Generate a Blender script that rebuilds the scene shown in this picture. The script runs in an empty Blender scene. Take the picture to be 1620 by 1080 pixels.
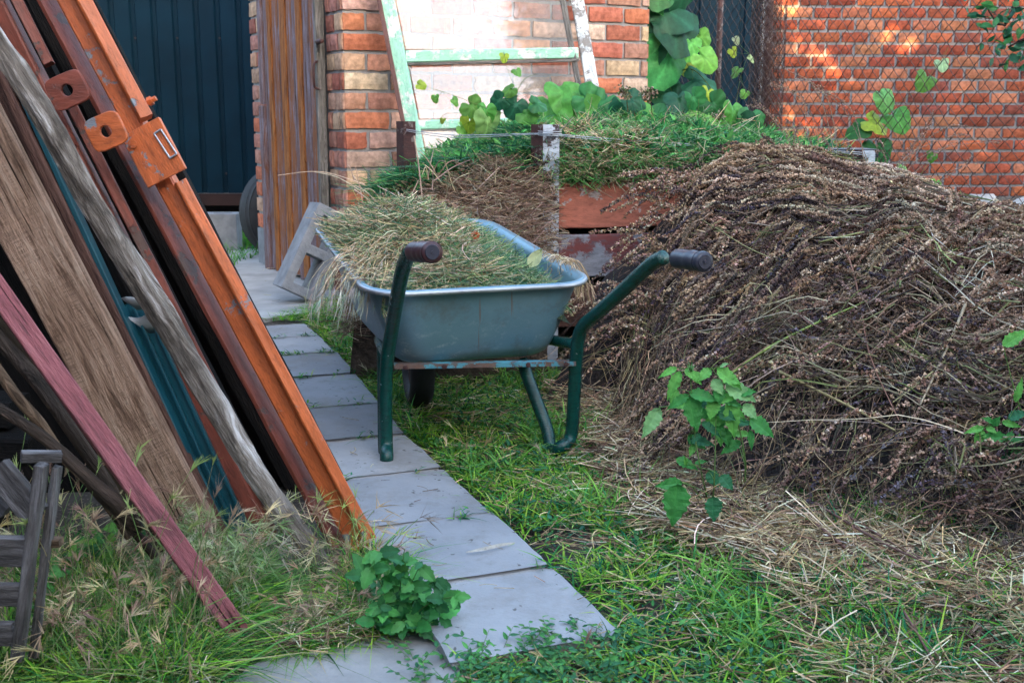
import bpy, bmesh, math, random
import numpy as np
from mathutils import Vector, Matrix, noise
R_ = math.radians
random.seed(7); rng = np.random.default_rng(11)
C = bpy.context.scene.collection
scene = bpy.context.scene

# ------------------------------------------------------------------ camera
PITCH = R_(11.3); F = 1800.0; H = 1.0
cam_d = bpy.data.cameras.new('camera'); cam = bpy.data.objects.new('camera', cam_d); C.objects.link(cam)
cam.location = (0, 0, H); cam.rotation_euler = (math.pi / 2 - PITCH, 0, 0)
cam_d.sensor_width = 36; cam_d.lens = 36 * F / 1620; cam_d.clip_start = 0.02; cam_d.clip_end = 500
cam_d.dof.use_dof = True; cam_d.dof.focus_distance = 3.2; cam_d.dof.aperture_fstop = 11
scene.camera = cam

# ------------------------------------------------------------------ world and sun
SUN_E, SUN_A = R_(12), R_(30)          # elevation, and angle to the right of straight behind the camera
w = bpy.data.worlds.new("World"); scene.world = w; w.use_nodes = True
nt = w.node_tree; nt.nodes.clear()
sky = nt.nodes.new('ShaderNodeTexSky'); sky.sky_type = 'NISHITA'; sky.sun_disc = False
sky.sun_elevation = SUN_E; sky.sun_rotation = math.pi - SUN_A
sky.air_density = 1.0; sky.dust_density = 3.2; sky.ozone_density = 1.0
bgn = nt.nodes.new('ShaderNodeBackground'); bgn.inputs[1].default_value = 0.15
outn = nt.nodes.new('ShaderNodeOutputWorld')
nt.links.new(sky.outputs[0], bgn.inputs[0]); nt.links.new(bgn.outputs[0], outn.inputs[0])
sd = bpy.data.lights.new('sun', 'SUN'); sd.energy = 4.0; sd.angle = R_(0.5); sd.color = (1.0, 0.60, 0.26)
sun = bpy.data.objects.new('sun', sd); C.objects.link(sun)
SUNV = Vector((math.sin(SUN_A) * math.cos(SUN_E), -math.cos(SUN_A) * math.cos(SUN_E), math.sin(SUN_E)))
sun.rotation_euler = SUNV.to_track_quat('Z', 'Y').to_euler()
scene.view_settings.view_transform = 'Standard'; scene.view_settings.look = 'None'
scene.view_settings.gamma = 1; scene.view_settings.exposure = 3.7
scene.view_settings.use_curve_mapping = False
scene.cycles.max_bounces = 6; scene.cycles.transparent_max_bounces = 12
scene.cycles.use_denoising = True

# ------------------------------------------------------------------ where a pixel of the photograph lies
def ray(px, py):
    c, s = math.cos(PITCH), math.sin(PITCH)
    a, b = (px - 810) / F, (540 - py) / F
    return Vector((a, c + b * s, -s + b * c))
def G(px, py, z=0.0):
    d = ray(px, py); t = (z - H) / d.z
    return Vector((0, 0, H)) + d * t
def P(px, py, Y):
    d = ray(px, py)
    return Vector((0, 0, H)) + d * (Y / d.y)

# ------------------------------------------------------------------ helpers
def link(o, parent=None):
    C.objects.link(o)
    if parent is not None: o.parent = parent
    return o
def tag(o, label=None, cat=None, group=None, kind=None):
    if label: o['label'] = label
    if cat: o['category'] = cat
    if group: o['group'] = group
    if kind: o['kind'] = kind
    return o
def empty(name, loc, label, cat, group=None):
    o = bpy.data.objects.new(name, None); o.location = loc; o.empty_display_size = 0.1; C.objects.link(o)
    bpy.context.view_layer.update()
    return tag(o, label, cat, group)
def obj(name, V, faces, mat, parent=None, smooth=False):
    """mesh object from world coordinates; parented without moving (parents are unrotated empties or identity meshes)"""
    m = bpy.data.meshes.new(name); m.from_pydata([tuple(v) for v in V], [], [tuple(f) for f in faces]); m.update()
    if mat: m.materials.append(mat)
    if smooth:
        for p in m.polygons: p.use_smooth = True
    o = bpy.data.objects.new(name, m); link(o, parent)
    if parent is not None: place(o, parent)
    return o
def place(o, parent):
    o.matrix_parent_inverse = pw(parent).inverted()
def pw(p):
    M = Matrix.LocRotScale(p.location, p.rotation_euler, p.scale)
    if p.parent is not None:
        M = pw(p.parent) @ p.matrix_parent_inverse @ M
    return M

class Batch:
    """many small pieces of one mesh, gathered as arrays"""
    def __init__(s): s.V = []; s.Q = []; s.T = []; s.Cc = []; s.n = 0
    def add(s, V, Q=None, T=None, col=None):
        V = np.asarray(V, dtype=np.float32).reshape(-1, 3)
        if Q is not None and len(Q): s.Q.append(np.asarray(Q, dtype=np.int64).reshape(-1, 4) + s.n)
        if T is not None and len(T): s.T.append(np.asarray(T, dtype=np.int64).reshape(-1, 3) + s.n)
        c = np.asarray(col if col is not None else (0.5, 0.5, 0.5), dtype=np.float32)
        if c.ndim == 1: c = np.tile(c, (len(V), 1))
        s.Cc.append(c); s.V.append(V); s.n += len(V)
    def build(s, name, mat, parent=None, smooth=False):
        V = np.concatenate(s.V); Cc = np.concatenate(s.Cc)
        Q = np.concatenate(s.Q) if s.Q else np.zeros((0, 4), int); T = np.concatenate(s.T) if s.T else np.zeros((0, 3), int)
        m = bpy.data.meshes.new(name); m.vertices.add(len(V)); m.vertices.foreach_set('co', V.ravel())
        m.loops.add(len(Q) * 4 + len(T) * 3)
        m.loops.foreach_set('vertex_index', np.concatenate([Q.ravel(), T.ravel()]).astype(np.int32))
        m.polygons.add(len(Q) + len(T))
        ls = np.concatenate([np.arange(len(Q)) * 4, len(Q) * 4 + np.arange(len(T)) * 3]).astype(np.int32)
        m.polygons.foreach_set('loop_start', ls)
        m.polygons.foreach_set('use_smooth', np.full(len(Q) + len(T), smooth))
        m.update(calc_edges=True)
        a = m.color_attributes.new('Col', 'FLOAT_COLOR', 'POINT')
        a.data.foreach_set('color', np.hstack([Cc, np.ones((len(Cc), 1), np.float32)]).astype(np.float32).ravel())
        m.materials.append(mat); m.validate()
        o = bpy.data.objects.new(name, m); link(o, parent)
        if parent is not None: place(o, parent)
        return o

def nrm(a): return a / (np.linalg.norm(a, axis=-1, keepdims=True) + 1e-9)
def ribbons(b, Pt, W, side, col):
    """Pt (N,S,3) W (N,S) side (N,3) col (N,3) or (N,S,3)"""
    N, S, _ = Pt.shape
    sd_ = side[:, None, :] * W[:, :, None] * 0.5
    V = np.stack([Pt - sd_, Pt + sd_], axis=2).reshape(-1, 3)
    i = (np.arange(N)[:, None] * S + np.arange(S - 1)[None, :]).ravel() * 2
    Q = np.stack([i, i + 1, i + 3, i + 2], axis=1)
    if col.ndim == 2: col = np.repeat(col[:, None, :], S, axis=1)
    b.add(V, Q=Q, col=np.repeat(col.reshape(-1, 3), 2, axis=0))
def tubes(b, Pt, Rr, col, k=3):
    N, S, _ = Pt.shape
    T = np.gradient(Pt, axis=1); T = nrm(T)
    ref = nrm(rng.normal(size=(N, 1, 3))); n1 = nrm(np.cross(T, ref)); n2 = np.cross(T, n1)
    ang = np.arange(k) * 2 * np.pi / k
    V = Pt[:, :, None, :] + Rr[:, :, None, None] * (n1[:, :, None, :] * np.cos(ang)[None, None, :, None] + n2[:, :, None, :] * np.sin(ang)[None, None, :, None])
    base = (np.arange(N)[:, None] * S + np.arange(S - 1)[None, :]).ravel() * k
    Q = []
    for j in range(k):
        j2 = (j + 1) % k
        Q.append(np.stack([base + j, base + j2, base + j2 + k, base + j + k], axis=1))
    if col.ndim == 2: col = np.repeat(col[:, None, :], S, axis=1)
    b.add(V.reshape(-1, 3), Q=np.concatenate(Q), col=np.repeat(col.reshape(-1, 3), k, axis=0))
TET = np.array([(1, 0, -.4), (-.6, .9, -.4), (-.6, -.9, -.4), (0, 0, 1.1)]); TETF = np.array([(0, 1, 3), (1, 2, 3), (2, 0, 3), (0, 2, 1)])
def rand_rot(N):
    q = nrm(rng.normal(size=(N, 4))); a, b, c, d = q.T
    return np.stack([np.stack([1-2*(c*c+d*d), 2*(b*c-a*d), 2*(b*d+a*c)], -1), np.stack([2*(b*c+a*d), 1-2*(b*b+d*d), 2*(c*d-a*b)], -1), np.stack([2*(b*d-a*c), 2*(c*d+a*b), 1-2*(b*b+c*c)], -1)], 1)
def bits(b, pos, size, col):
    N = len(pos); Rm = rand_rot(N)
    V = np.einsum('nij,kj->nki', Rm, TET) * size[:, None, None] + pos[:, None, :]
    T = (TETF[None] + (np.arange(N) * 4)[:, None, None]).reshape(-1, 3)
    b.add(V.reshape(-1, 3), T=T, col=np.repeat(col, 4, axis=0))
def frames(fw, up):
    """rotation matrices whose columns are forward, side, normal"""
    x = nrm(fw); y = nrm(np.cross(up, x)); z = np.cross(x, y)
    return np.stack([x, y, z], axis=2)
def scatter(b, base, pos, Rm, sc, col):
    """base = (V,Q,T,shade)"""
    V0, Q0, T0, sh = base; N = len(pos); M = len(V0)
    V = np.einsum('nij,kj->nki', Rm, V0) * sc[:, None, None] + pos[:, None, :]
    off = (np.arange(N) * M)[:, None, None]
    c = col[:, None, :] * sh[None, :, None]
    b.add(V.reshape(-1, 3), Q=(Q0[None] + off).reshape(-1, 4) if len(Q0) else None, T=(T0[None] + off).reshape(-1, 3) if len(T0) else None, col=c.reshape(-1, 3))

def mixc(cols, N, jitter=0.15):
    cols = np.array(cols); c = cols[rng.integers(0, len(cols), N)]
    return np.clip(c * (1 + rng.normal(size=(N, 1)) * jitter) * (1 + rng.normal(size=(N, 3)) * jitter * .35), 0.003, 0.95)

# ------------------------------------------------------------------ materials
def mat(name, build):
    m = bpy.data.materials.new(name); m.use_nodes = True; n = m.node_tree; n.nodes.clear()
    out = n.nodes.new('ShaderNodeOutputMaterial'); build(n, out); return m
def nd(n, t, **kw):
    x = n.nodes.new(t)
    for k, v in kw.items():
        if k.startswith('i_'):
            key = k[2:]; key = int(key) if key.isdigit() else key.replace('_', ' ')
            x.inputs[key].default_value = v
        else: setattr(x, k, v)
    return x
def coord(n, scale=(1, 1, 1), kind='Object'):
    t = nd(n, 'ShaderNodeTexCoord'); mp = nd(n, 'ShaderNodeMapping'); mp.inputs['Scale'].default_value = scale
    n.links.new(t.outputs[kind], mp.inputs[0]); return mp.outputs[0]
def noise_(n, vec, scale, detail=6, rough=.6):
    x = nd(n, 'ShaderNodeTexNoise'); x.inputs['Scale'].default_value = scale; x.inputs['Detail'].default_value = detail; x.inputs['Roughness'].default_value = rough
    n.links.new(vec, x.inputs['Vector']); return x.outputs['Fac']
def ramp(n, fac, stops):
    r = nd(n, 'ShaderNodeValToRGB'); e = r.color_ramp.elements
    while len(e) < len(stops): e.new(0.5)
    for k, (p, c) in enumerate(stops): e[k].position = p; e[k].color = (*c, 1)
    n.links.new(fac, r.inputs[0]); return r.outputs[0]
def mixrgb(n, fac, a, b, mode='MIX'):
    x = nd(n, 'ShaderNodeMix', data_type='RGBA', blend_type=mode)
    for s, v in ((0, fac), (6, a), (7, b)):
        if hasattr(v, 'is_linked') or hasattr(v, 'links'): n.links.new(v, x.inputs[s])
        else: x.inputs[s].default_value = v if s == 0 else (*v, 1)
    return x.outputs[2]
def bsdf(n, out, col, rough=.8, bump=None, bs=.3, bd=.01, metal=0, spec=.5):
    p = nd(n, 'ShaderNodeBsdfPrincipled')
    if hasattr(col, 'links'): n.links.new(col, p.inputs['Base Color'])
    else: p.inputs['Base Color'].default_value = (*col, 1)
    if hasattr(rough, 'links'): n.links.new(rough, p.inputs['Roughness'])
    else: p.inputs['Roughness'].default_value = rough
    p.inputs['Metallic'].default_value = metal; p.inputs['Specular IOR Level'].default_value = spec
    if bump is not None:
        b = nd(n, 'ShaderNodeBump'); b.inputs['Strength'].default_value = bs; b.inputs['Distance'].default_value = bd
        n.links.new(bump, b.inputs['Height']); n.links.new(b.outputs[0], p.inputs['Normal'])
    n.links.new(p.outputs[0], out.inputs[0]); return p

def m_wood(name, c1, c2, c3, rough=.85, crack=.5, scale=1.0):
    """weathered wood: grain along local X"""
    def f(n, out):
        v = coord(n, (3 * scale, 40 * scale, 40 * scale))
        vo = nd(n, 'ShaderNodeTexVoronoi'); vo.inputs['Scale'].default_value = 1.0; n.links.new(coord(n, (3.0, 11, 11)), vo.inputs['Vector'])
        kr = ramp(n, vo.outputs['Distance'], [(.05, (1, 1, 1)), (.30, (0, 0, 0))]); km0 = ramp(n, vo.outputs['Distance'], [(.07, (.85, .85, .85)), (.12, (0, 0, 0))])
        wob = nd(n, 'ShaderNodeVectorMath', operation='MULTIPLY'); n.links.new(kr, wob.inputs[0]); wob.inputs[1].default_value = (0, 3.5, 3.5)
        lw = noise_(n, coord(n, (2.5, 5, 5)), 1.3, 3, .5); lwv = nd(n, 'ShaderNodeVectorMath', operation='MULTIPLY'); n.links.new(ramp(n, lw, [(0, (0, 0, 0)), (1, (1, 1, 1))]), lwv.inputs[0]); lwv.inputs[1].default_value = (0, 1.6, 1.6)
        va = nd(n, 'ShaderNodeVectorMath', operation='ADD'); n.links.new(v, va.inputs[0]); n.links.new(wob.outputs[0], va.inputs[1])
        vb = nd(n, 'ShaderNodeVectorMath', operation='ADD'); n.links.new(va.outputs[0], vb.inputs[0]); n.links.new(lwv.outputs[0], vb.inputs[1]); v = vb.outputs[0]
        g = noise_(n, v, 1.6, 10, .72)
        v2 = coord(n, (1.2, 1.2, 1.2)); bl = noise_(n, v2, 6, 5, .6)
        base = ramp(n, g, [(.35, tuple(x * .5 for x in c1)), (.43, c1), (.51, c2), (.62, c3)])
        base = mixrgb(n, ramp(n, bl, [(.35, (.0, .0, .0)), (.65, (.7, .7, .7))]), base, c2)
        base = mixrgb(n, km0, base, tuple(x * .35 for x in c1))
        if name == 'brown_board':
            sm_ = noise_(n, coord(n, (230, 22, 22)), 1.0, 3, .6); sk = ramp(n, sm_, [(.42, (1, 1, 1)), (.52, (0, 0, 0))])
            kk = noise_(n, coord(n, (1, 25, 25)), 3, 4, .6); km = ramp(n, kk, [(.45, (0, 0, 0)), (.6, (.45, .45, .45))])
            mm_ = mixrgb(n, 1.0, sk, km, 'MULTIPLY'); base = mixrgb(n, mm_, base, (.10, .062, .045))
        vc = coord(n, (1.5 * scale, 90 * scale, 90 * scale)); cr = noise_(n, vc, 1.0, 3, .5)
        cm = ramp(n, cr, [(.30, (1, 1, 1)), (.36, (0, 0, 0))])
        base = mixrgb(n, cm, base, tuple(x * .25 for x in c1)) if crack > 0 else base
        v3 = coord(n, (30, 160, 160)); fine = noise_(n, v3, 1.5, 3, .6)
        h = nd(n, 'ShaderNodeMath', operation='ADD'); n.links.new(g, h.inputs[0]); n.links.new(fine, h.inputs[1])
        h2 = nd(n, 'ShaderNodeMath', operation='SUBTRACT'); n.links.new(h.outputs[0], h2.inputs[0]); n.links.new(cm, h2.inputs[1])
        bsdf(n, out, base, rough, h2.outputs[0], .9, .006, 0, .2)
    return mat(name, f)
def m_paint(name, paint, under, amount=.42, rough=.45, rust=None, bscale=1.0, edge=.03, worn=0.25):
    """old paint with chipped spots showing what lies under"""
    def f(n, out):
        v = coord(n); a = noise_(n, v, 14 * bscale, 8, .7); b = noise_(n, v, 3 * bscale, 4, .5)
        m_ = nd(n, 'ShaderNodeMath', operation='MULTIPLY_ADD'); n.links.new(b, m_.inputs[0]); m_.inputs[1].default_value = .6; n.links.new(a, m_.inputs[2])
        sb0 = nd(n, 'ShaderNodeMath', operation='SUBTRACT'); n.links.new(m_.outputs[0], sb0.inputs[0]); sb0.inputs[1].default_value = .3; m_ = sb0
        chip = ramp(n, m_.outputs[0], [(amount, (1, 1, 1)), (amount + edge, (0, 0, 0))])
        pv = noise_(n, coord(n, (2, 10, 10)), 5, 6, .6)
        pc = mixrgb(n, ramp(n, pv, [(.3, (0, 0, 0)), (.7, (1, 1, 1))]), tuple(x * (1 - worn) for x in paint), tuple(min(1, x * (1 + worn)) for x in paint))
        if rust: 
            rr = ramp(n, noise_(n, v, 30 * bscale, 6, .7), [(.35, rust), (.6, under)])
            base = mixrgb(n, chip, pc, rr)
        else: base = mixrgb(n, chip, pc, under)
        gr_ = ramp(n, noise_(n, coord(n, (4, 14, 14)), 6 * bscale, 9, .75), [(.50, (0, 0, 0)), (.66, (.75, .75, .75))])
        base = mixrgb(n, gr_, base, tuple(x * .38 for x in paint))
        fine = noise_(n, coord(n, (20, 90, 90)), 3, 4, .6)
        h = nd(n, 'ShaderNodeMath', operation='SUBTRACT'); n.links.new(fine, h.inputs[0]); n.links.new(chip, h.inputs[1])
        bsdf(n, out, base, rough, h.outputs[0], .55, .003)
    return mat(name, f)
def m_attr(name, rough=.8, trans=0.0, nscale=60, namp=.35, spec=.3, bump=0):
    def f(n, out):
        a = nd(n, 'ShaderNodeAttribute', attribute_name='Col')
        v = coord(n); x = noise_(n, v, nscale, 4, .6)
        k = ramp(n, x, [(.3, (1 - namp,) * 3), (.7, (1 + namp,) * 3)])
        col = mixrgb(n, 1.0, a.outputs['Color'], k, 'MULTIPLY')
        p = bsdf(n, out, col, rough, x if bump else None, bump, .004, 0, spec)
        if trans > 0:
            t = nd(n, 'ShaderNodeBsdfTranslucent'); n.links.new(col, t.inputs[0])
            mx = nd(n, 'ShaderNodeMixShader'); mx.inputs[0].default_value = trans
            n.links.new(p.outputs[0], mx.inputs[1]); n.links.new(t.outputs[0], mx.inputs[2]); n.links.new(mx.outputs[0], out.inputs[0])
    return mat(name, f)
def m_plain(name, c1, c2, scale=8, rough=.8, bs=.4, bd=.004, metal=0, spec=.5, bscale=60):
    def f(n, out):
        v = coord(n); a = noise_(n, v, scale, 7, .62); b = noise_(n, v, bscale, 5, .6)
        bsdf(n, out, ramp(n, a, [(.3, c1), (.7, c2)]), rough, b, bs, bd, metal, spec)
    return mat(name, f)
def m_slab():
    def f(n, out):
        v = coord(n); a = noise_(n, v, 3.2, 8, .65); b = noise_(n, v, 120, 3, .7)
        base = ramp(n, a, [(.28, (.235, .235, .24)), (.5, (.30, .30, .305)), (.75, (.37, .365, .36))])
        sp = ramp(n, noise_(n, v, 45, 2, .5), [(.27, (1, 1, 1)), (.31, (0, 0, 0))])
        base = mixrgb(n, sp, base, (.10, .095, .09))
        st = ramp(n, noise_(n, v, 9, 5, .7), [(.56, (0, 0, 0)), (.72, (.45, .45, .45))])
        base = mixrgb(n, st, base, (.17, .15, .12))
        oi = nd(n, 'ShaderNodeObjectInfo'); tone = ramp(n, oi.outputs['Random'], [(0, (.62, .64, .68)), (1, (.92, .92, .93))])
        base = mixrgb(n, 1.0, base, tone, 'MULTIPLY')
        di = ramp(n, noise_(n, coord(n, (1, 1, 1)), 2.2, 10, .8), [(.50, (0, 0, 0)), (.64, (.55, .55, .55))]); base = mixrgb(n, di, base, (.16, .145, .125))
        bsdf(n, out, base, .8, b, .5, .003)
    return mat('slab_concrete', f)
M = {}
M['leaf'] = m_attr('leaf', .5, .30, 40, .25, .25)
M['grass'] = m_attr('grass', .6, .22, 30, .30, .15)
M['straw'] = m_attr('straw', .8, .05, 60, .30, .1)
M['stalk'] = m_attr('stalk', .85, .0, 80, .35, .15)
M['brick'] = m_attr('brick', .92, .0, 30, .36, .1, bump=.9)
M['mortar'] = m_plain('mortar', (.17, .17, .18), (.32, .31, .31), 7, .95, .8, .006)
M['mortar_far'] = m_plain('mortar_far', (.09, .09, .10), (.20, .20, .215), 5, .95, .7, .006)
M['slab'] = m_slab()
M['concrete'] = m_plain('concrete', (.20, .195, .19), (.38, .37, .36), 4, .9, .7, .006)
M['block'] = m_plain('block', (.15, .155, .17), (.27, .275, .295), 12, .95, .9, .006, bscale=110)
M['orange'] = m_paint('orange_paint', (.50, .115, .032), (.20, .23, .26), .36, .42, bscale=1.2)
M['redbrown'] = m_paint('redbrown_paint', (.20, .05, .032), (.10, .06, .05), .40, .5)
M['pink'] = m_wood('pink_wood', (.12, .045, .05), (.27, .085, .095), (.36, .14, .15), .6, .4)
M['greywood'] = m_wood('grey_wood', (.045, .035, .028), (.21, .18, .155), (.62, .60, .60), .9, 1, .5)
M['board'] = m_wood('brown_board', (.13, .075, .05), (.33, .215, .155), (.48, .35, .27), .85, 1)
M['boarddark'] = m_wood('red_brown_board', (.06, .03, .024), (.13, .065, .05), (.19, .10, .075), .8, 1)
M['tan'] = m_wood('olive_board', (.02, .014, .009), (.045, .032, .02), (.075, .055, .037), .8, 1)
M['black'] = m_wood('black_board', (.002, .0016, .0015), (.005, .004, .0035), (.014, .010, .009), .9, 1)  # near-black tone also stands in for shade behind the pile and under the fence
M['bark'] = m_wood('bark', (.012, .009, .007), (.04, .028, .021), (.10, .07, .055), .9, 1)
M['barklight'] = m_wood('bark_light', (.04, .025, .016), (.12, .078, .05), (.24, .16, .11), .9, 1)
M['cratewood'] = m_wood('crate_wood', (.03, .027, .026), (.10, .092, .092), (.24, .23, .24), .9, 1, .7)
M['teal'] = m_plain('teal_sheet', (.006, .055, .075), (.012, .09, .12), 5, .35, .2, .002)
M['navy'] = m_plain('navy_sheet', (.0008, .011, .021), (.0014, .018, .033), 3, .55, .15, .002, 0, .12)
M['rail'] = m_plain('dark_brown_rail', (.02, .008, .008), (.04, .015, .014), 6, .4, .2, .002)
M['galv'] = m_plain('galvanised', (.25, .27, .30), (.42, .45, .48), 9, .42, .25, .002, .6)
M['rubber'] = m_plain('rubber', (.012, .012, .014), (.03, .03, .034), 12, .7, .4, .003)
M['grip'] = m_plain('grip', (.014, .016, .028), (.035, .035, .055), 12, .42, .25, .002)
M['gripred'] = m_plain('grip_worn', (.03, .012, .018), (.07, .025, .03), 12, .42, .25, .002)
M['greentube'] = m_paint('green_tube', (.002, .050, .042), (.30, .36, .40), .27, .25, bscale=1.6, worn=.2)
M['bracepaint'] = m_paint('brace_paint', (.07, .26, .32), (.13, .085, .07), .50, .6, rust=(.12, .05, .03), bscale=2.2)
M['rustwhite'] = m_paint('white_paint_on_rust', (.50, .54, .60), (.05, .022, .02), .45, .6, bscale=1.3, worn=.12)
M['rust'] = m_paint('dark_rust', (.055, .018, .016), (.19, .15, .14), .40, .7, bscale=2)
M['redboard'] = m_paint('red_board', (.42, .13, .08), (.42, .36, .34), .36, .7, bscale=1.1)
M['whiteboard'] = m_paint('white_red_board', (.27, .27, .30), (.20, .05, .045), .44, .75, bscale=.7, edge=.07)
M['mint'] = m_paint('mint_paint', (.27, .55, .40), (.60, .62, .58), .43, .5, bscale=1.0, worn=.15, edge=.06)
M['whitewood'] = m_paint('white_wood', (.62, .66, .68), (.22, .20, .19), .44, .7, bscale=1.4, edge=.08)
M['greysash'] = m_wood('sash_side', (.06, .055, .05), (.15, .14, .13), (.26, .25, .24), .9, 1)
M['brownedge'] = m_plain('brown_edge', (.07, .025, .02), (.14, .06, .05), 12, .7)
M['doorblue'] = m_wood('door_plank_blue', (.16, .06, .03), (.17, .12, .13), (.30, .28, .35), .8, 1, .8)
M['doorbrown'] = m_wood('door_plank_brown', (.12, .04, .015), (.30, .105, .03), (.42, .17, .055), .8, 1)
M['wire'] = m_plain('rusty_wire', (.035, .018, .014), (.08, .04, .028), 20, .6, .2, .001, .3)
M['steelwire'] = m_plain('steel_wire', (.30, .33, .36), (.5, .5, .52), 20, .4, .2, .001, .6)
M['plastic'] = m_plain('black_plastic', (.02, .022, .03), (.05, .055, .07), 20, .4, .2, .002)
M['plaster'] = m_plain('plaster', (.16, .13, .11), (.24, .20, .17), 2, .9)
def m_tray():
    def f(n, out):
        v = coord(n); a = noise_(n, v, 5, 7, .6)
        base = ramp(n, a, [(.3, (.10, .20, .255)), (.7, (.16, .27, .33))])
        scr = ramp(n, noise_(n, coord(n, (1, 1, 1.6)), 22, 10, .8), [(.54, (0, 0, 0)), (.64, (1, 1, 1))])
        sep = nd(n, 'ShaderNodeSeparateXYZ'); tc = nd(n, 'ShaderNodeTexCoord'); n.links.new(tc.outputs['Object'], sep.inputs[0])
        low = nd(n, 'ShaderNodeMapRange'); low.inputs[1].default_value = .44; low.inputs[2].default_value = .31; low.inputs[3].default_value = .08; low.inputs[4].default_value = .8
        n.links.new(sep.outputs[2], low.inputs[0])
        k = nd(n, 'ShaderNodeMath', operation='MULTIPLY'); n.links.new(scr, k.inputs[0]); n.links.new(low.outputs[0], k.inputs[1])
        base = mixrgb(n, k.outputs[0], base, (.42, .48, .52))
        mud = ramp(n, noise_(n, v, 7, 9, .75), [(.52, (0, 0, 0)), (.68, (.6, .6, .6))]); base = mixrgb(n, mud, base, (.10, .105, .10))
        # rust runs down the rear wall
        ru = noise_(n, coord(n, (55, 1, 3)), 1.0, 3, .6); rm = ramp(n, ru, [(.66, (0, 0, 0)), (.72, (.8, .8, .8))])
        base = mixrgb(n, rm, base, (.17, .12, .10))
        bsdf(n, out, base, .38, noise_(n, v, 40, 4, .6), .12, .002, .35)
    return mat('tray_metal', f)
M['tray'] = m_tray()
def m_glass():
    def f(n, out):
        t = nd(n, 'ShaderNodeBsdfTransparent'); g = nd(n, 'ShaderNodeBsdfGlossy'); g.inputs['Roughness'].default_value = .03
        d = nd(n, 'ShaderNodeBsdfDiffuse'); d.inputs[0].default_value = (.85, .85, .9, 1)  # dusty white film also imitates the veil of reflected sky
        fr = nd(n, 'ShaderNodeFresnel'); fr.inputs[0].default_value = 1.5
        v = coord(n); x = noise_(n, v, 3, 5, .6)
        mr = nd(n, 'ShaderNodeMapRange'); mr.inputs[1].default_value = .3; mr.inputs[2].default_value = .7; mr.inputs[3].default_value = .05; mr.inputs[4].default_value = .11
        n.links.new(x, mr.inputs[0])
        m1 = nd(n, 'ShaderNodeMixShader'); n.links.new(mr.outputs[0], m1.inputs[0]); n.links.new(t.outputs[0], m1.inputs[1]); n.links.new(d.outputs[0], m1.inputs[2])
        m2 = nd(n, 'ShaderNodeMixShader'); n.links.new(fr.outputs[0], m2.inputs[0]); n.links.new(m1.outputs[0], m2.inputs[1]); n.links.new(g.outputs[0], m2.inputs[2])
        n.links.new(m2.outputs[0], out.inputs[0])
    return mat('sky_veil_glass', f)
M['glass'] = m_glass()
def m_ground():
    def f(n, out):
        v = coord(n); a = noise_(n, v, 2.2, 8, .65); b = noise_(n, v, 40, 6, .7)
        base = ramp(n, a, [(.3, (.018, .014, .011)), (.5, (.045, .034, .026)), (.72, (.085, .068, .054))])
        base = mixrgb(n, ramp(n, noise_(n, v, 90, 2, .5), [(.6, (0, 0, 0)), (.7, (.6, .6, .6))]), base, (.26, .21, .15))
        bsdf(n, out, base, .95, b, 1.0, .012)
    return mat('soil', f)
M['soil'] = m_ground()

# ------------------------------------------------------------------ geometric pieces
def beam(name, a, b, wd, th, m, parent=None, roll=0.0, seg=14, rough=.0, round_=.12, taper=1.0, cuts=(1, 1)):
    """squared timber from a to b; local X along its length so the grain follows it"""
    a = Vector(a); b = Vector(b); L = (b - a).length; x = (b - a).normalized()
    view = Vector((0, 1, 0)); y = x.cross(view).normalized()          # width, across the view
    z = x.cross(y).normalized(); q = Matrix.Rotation(roll, 3, x); y = q @ y; z = q @ z
    Mx = Matrix((x, y, z)).transposed().to_4x4(); Mx.translation = a
    c = min(wd, th) * round_
    prof = [(-wd/2 + c, -th/2), (0, -th/2), (wd/2 - c, -th/2), (wd/2, -th/2 + c), (wd/2, th/2 - c), (wd/2 - c, th/2), (0, th/2), (-wd/2 + c, th/2), (-wd/2, th/2 - c), (-wd/2, -th/2 + c)]
    V = []; Fc = []; k = len(prof)
    s0 = random.random() * 50
    for i in range(seg + 1):
        t = i / seg; sc = 1 + (taper - 1) * t
        for j, (py, pz) in enumerate(prof):
            d = Vector((noise.noise(Vector((t * L * 9, j * .9, s0))), noise.noise(Vector((t * L * 9, j * .9, s0 + 9))), noise.noise(Vector((t * L * 9, j * .9, s0 + 19))))) * rough
            e = 0 if 0 < i < seg else d.x
            V.append((t * L + e * 2, py * sc + d.y, pz * sc + d.z))
    for i in range(seg):
        for j in range(k): Fc.append((i * k + j, i * k + (j + 1) % k, (i + 1) * k + (j + 1) % k, (i + 1) * k + j))
    Fc.append(tuple(range(k - 1, -1, -1))); Fc.append(tuple(seg * k + j for j in range(k)))
    me = bpy.data.meshes.new(name); me.from_pydata(V, [], Fc); me.update(); me.materials.append(m)
    bm = bmesh.new(); bm.from_mesh(me); bmesh.ops.recalc_face_normals(bm, faces=bm.faces); bm.to_mesh(me); bm.free()
    o = bpy.data.objects.new(name, me); C.objects.link(o)
    if parent is not None:
        o.parent = parent; o.matrix_parent_inverse = pw(parent).inverted()
    o.matrix_basis = Mx
    return o
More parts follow.
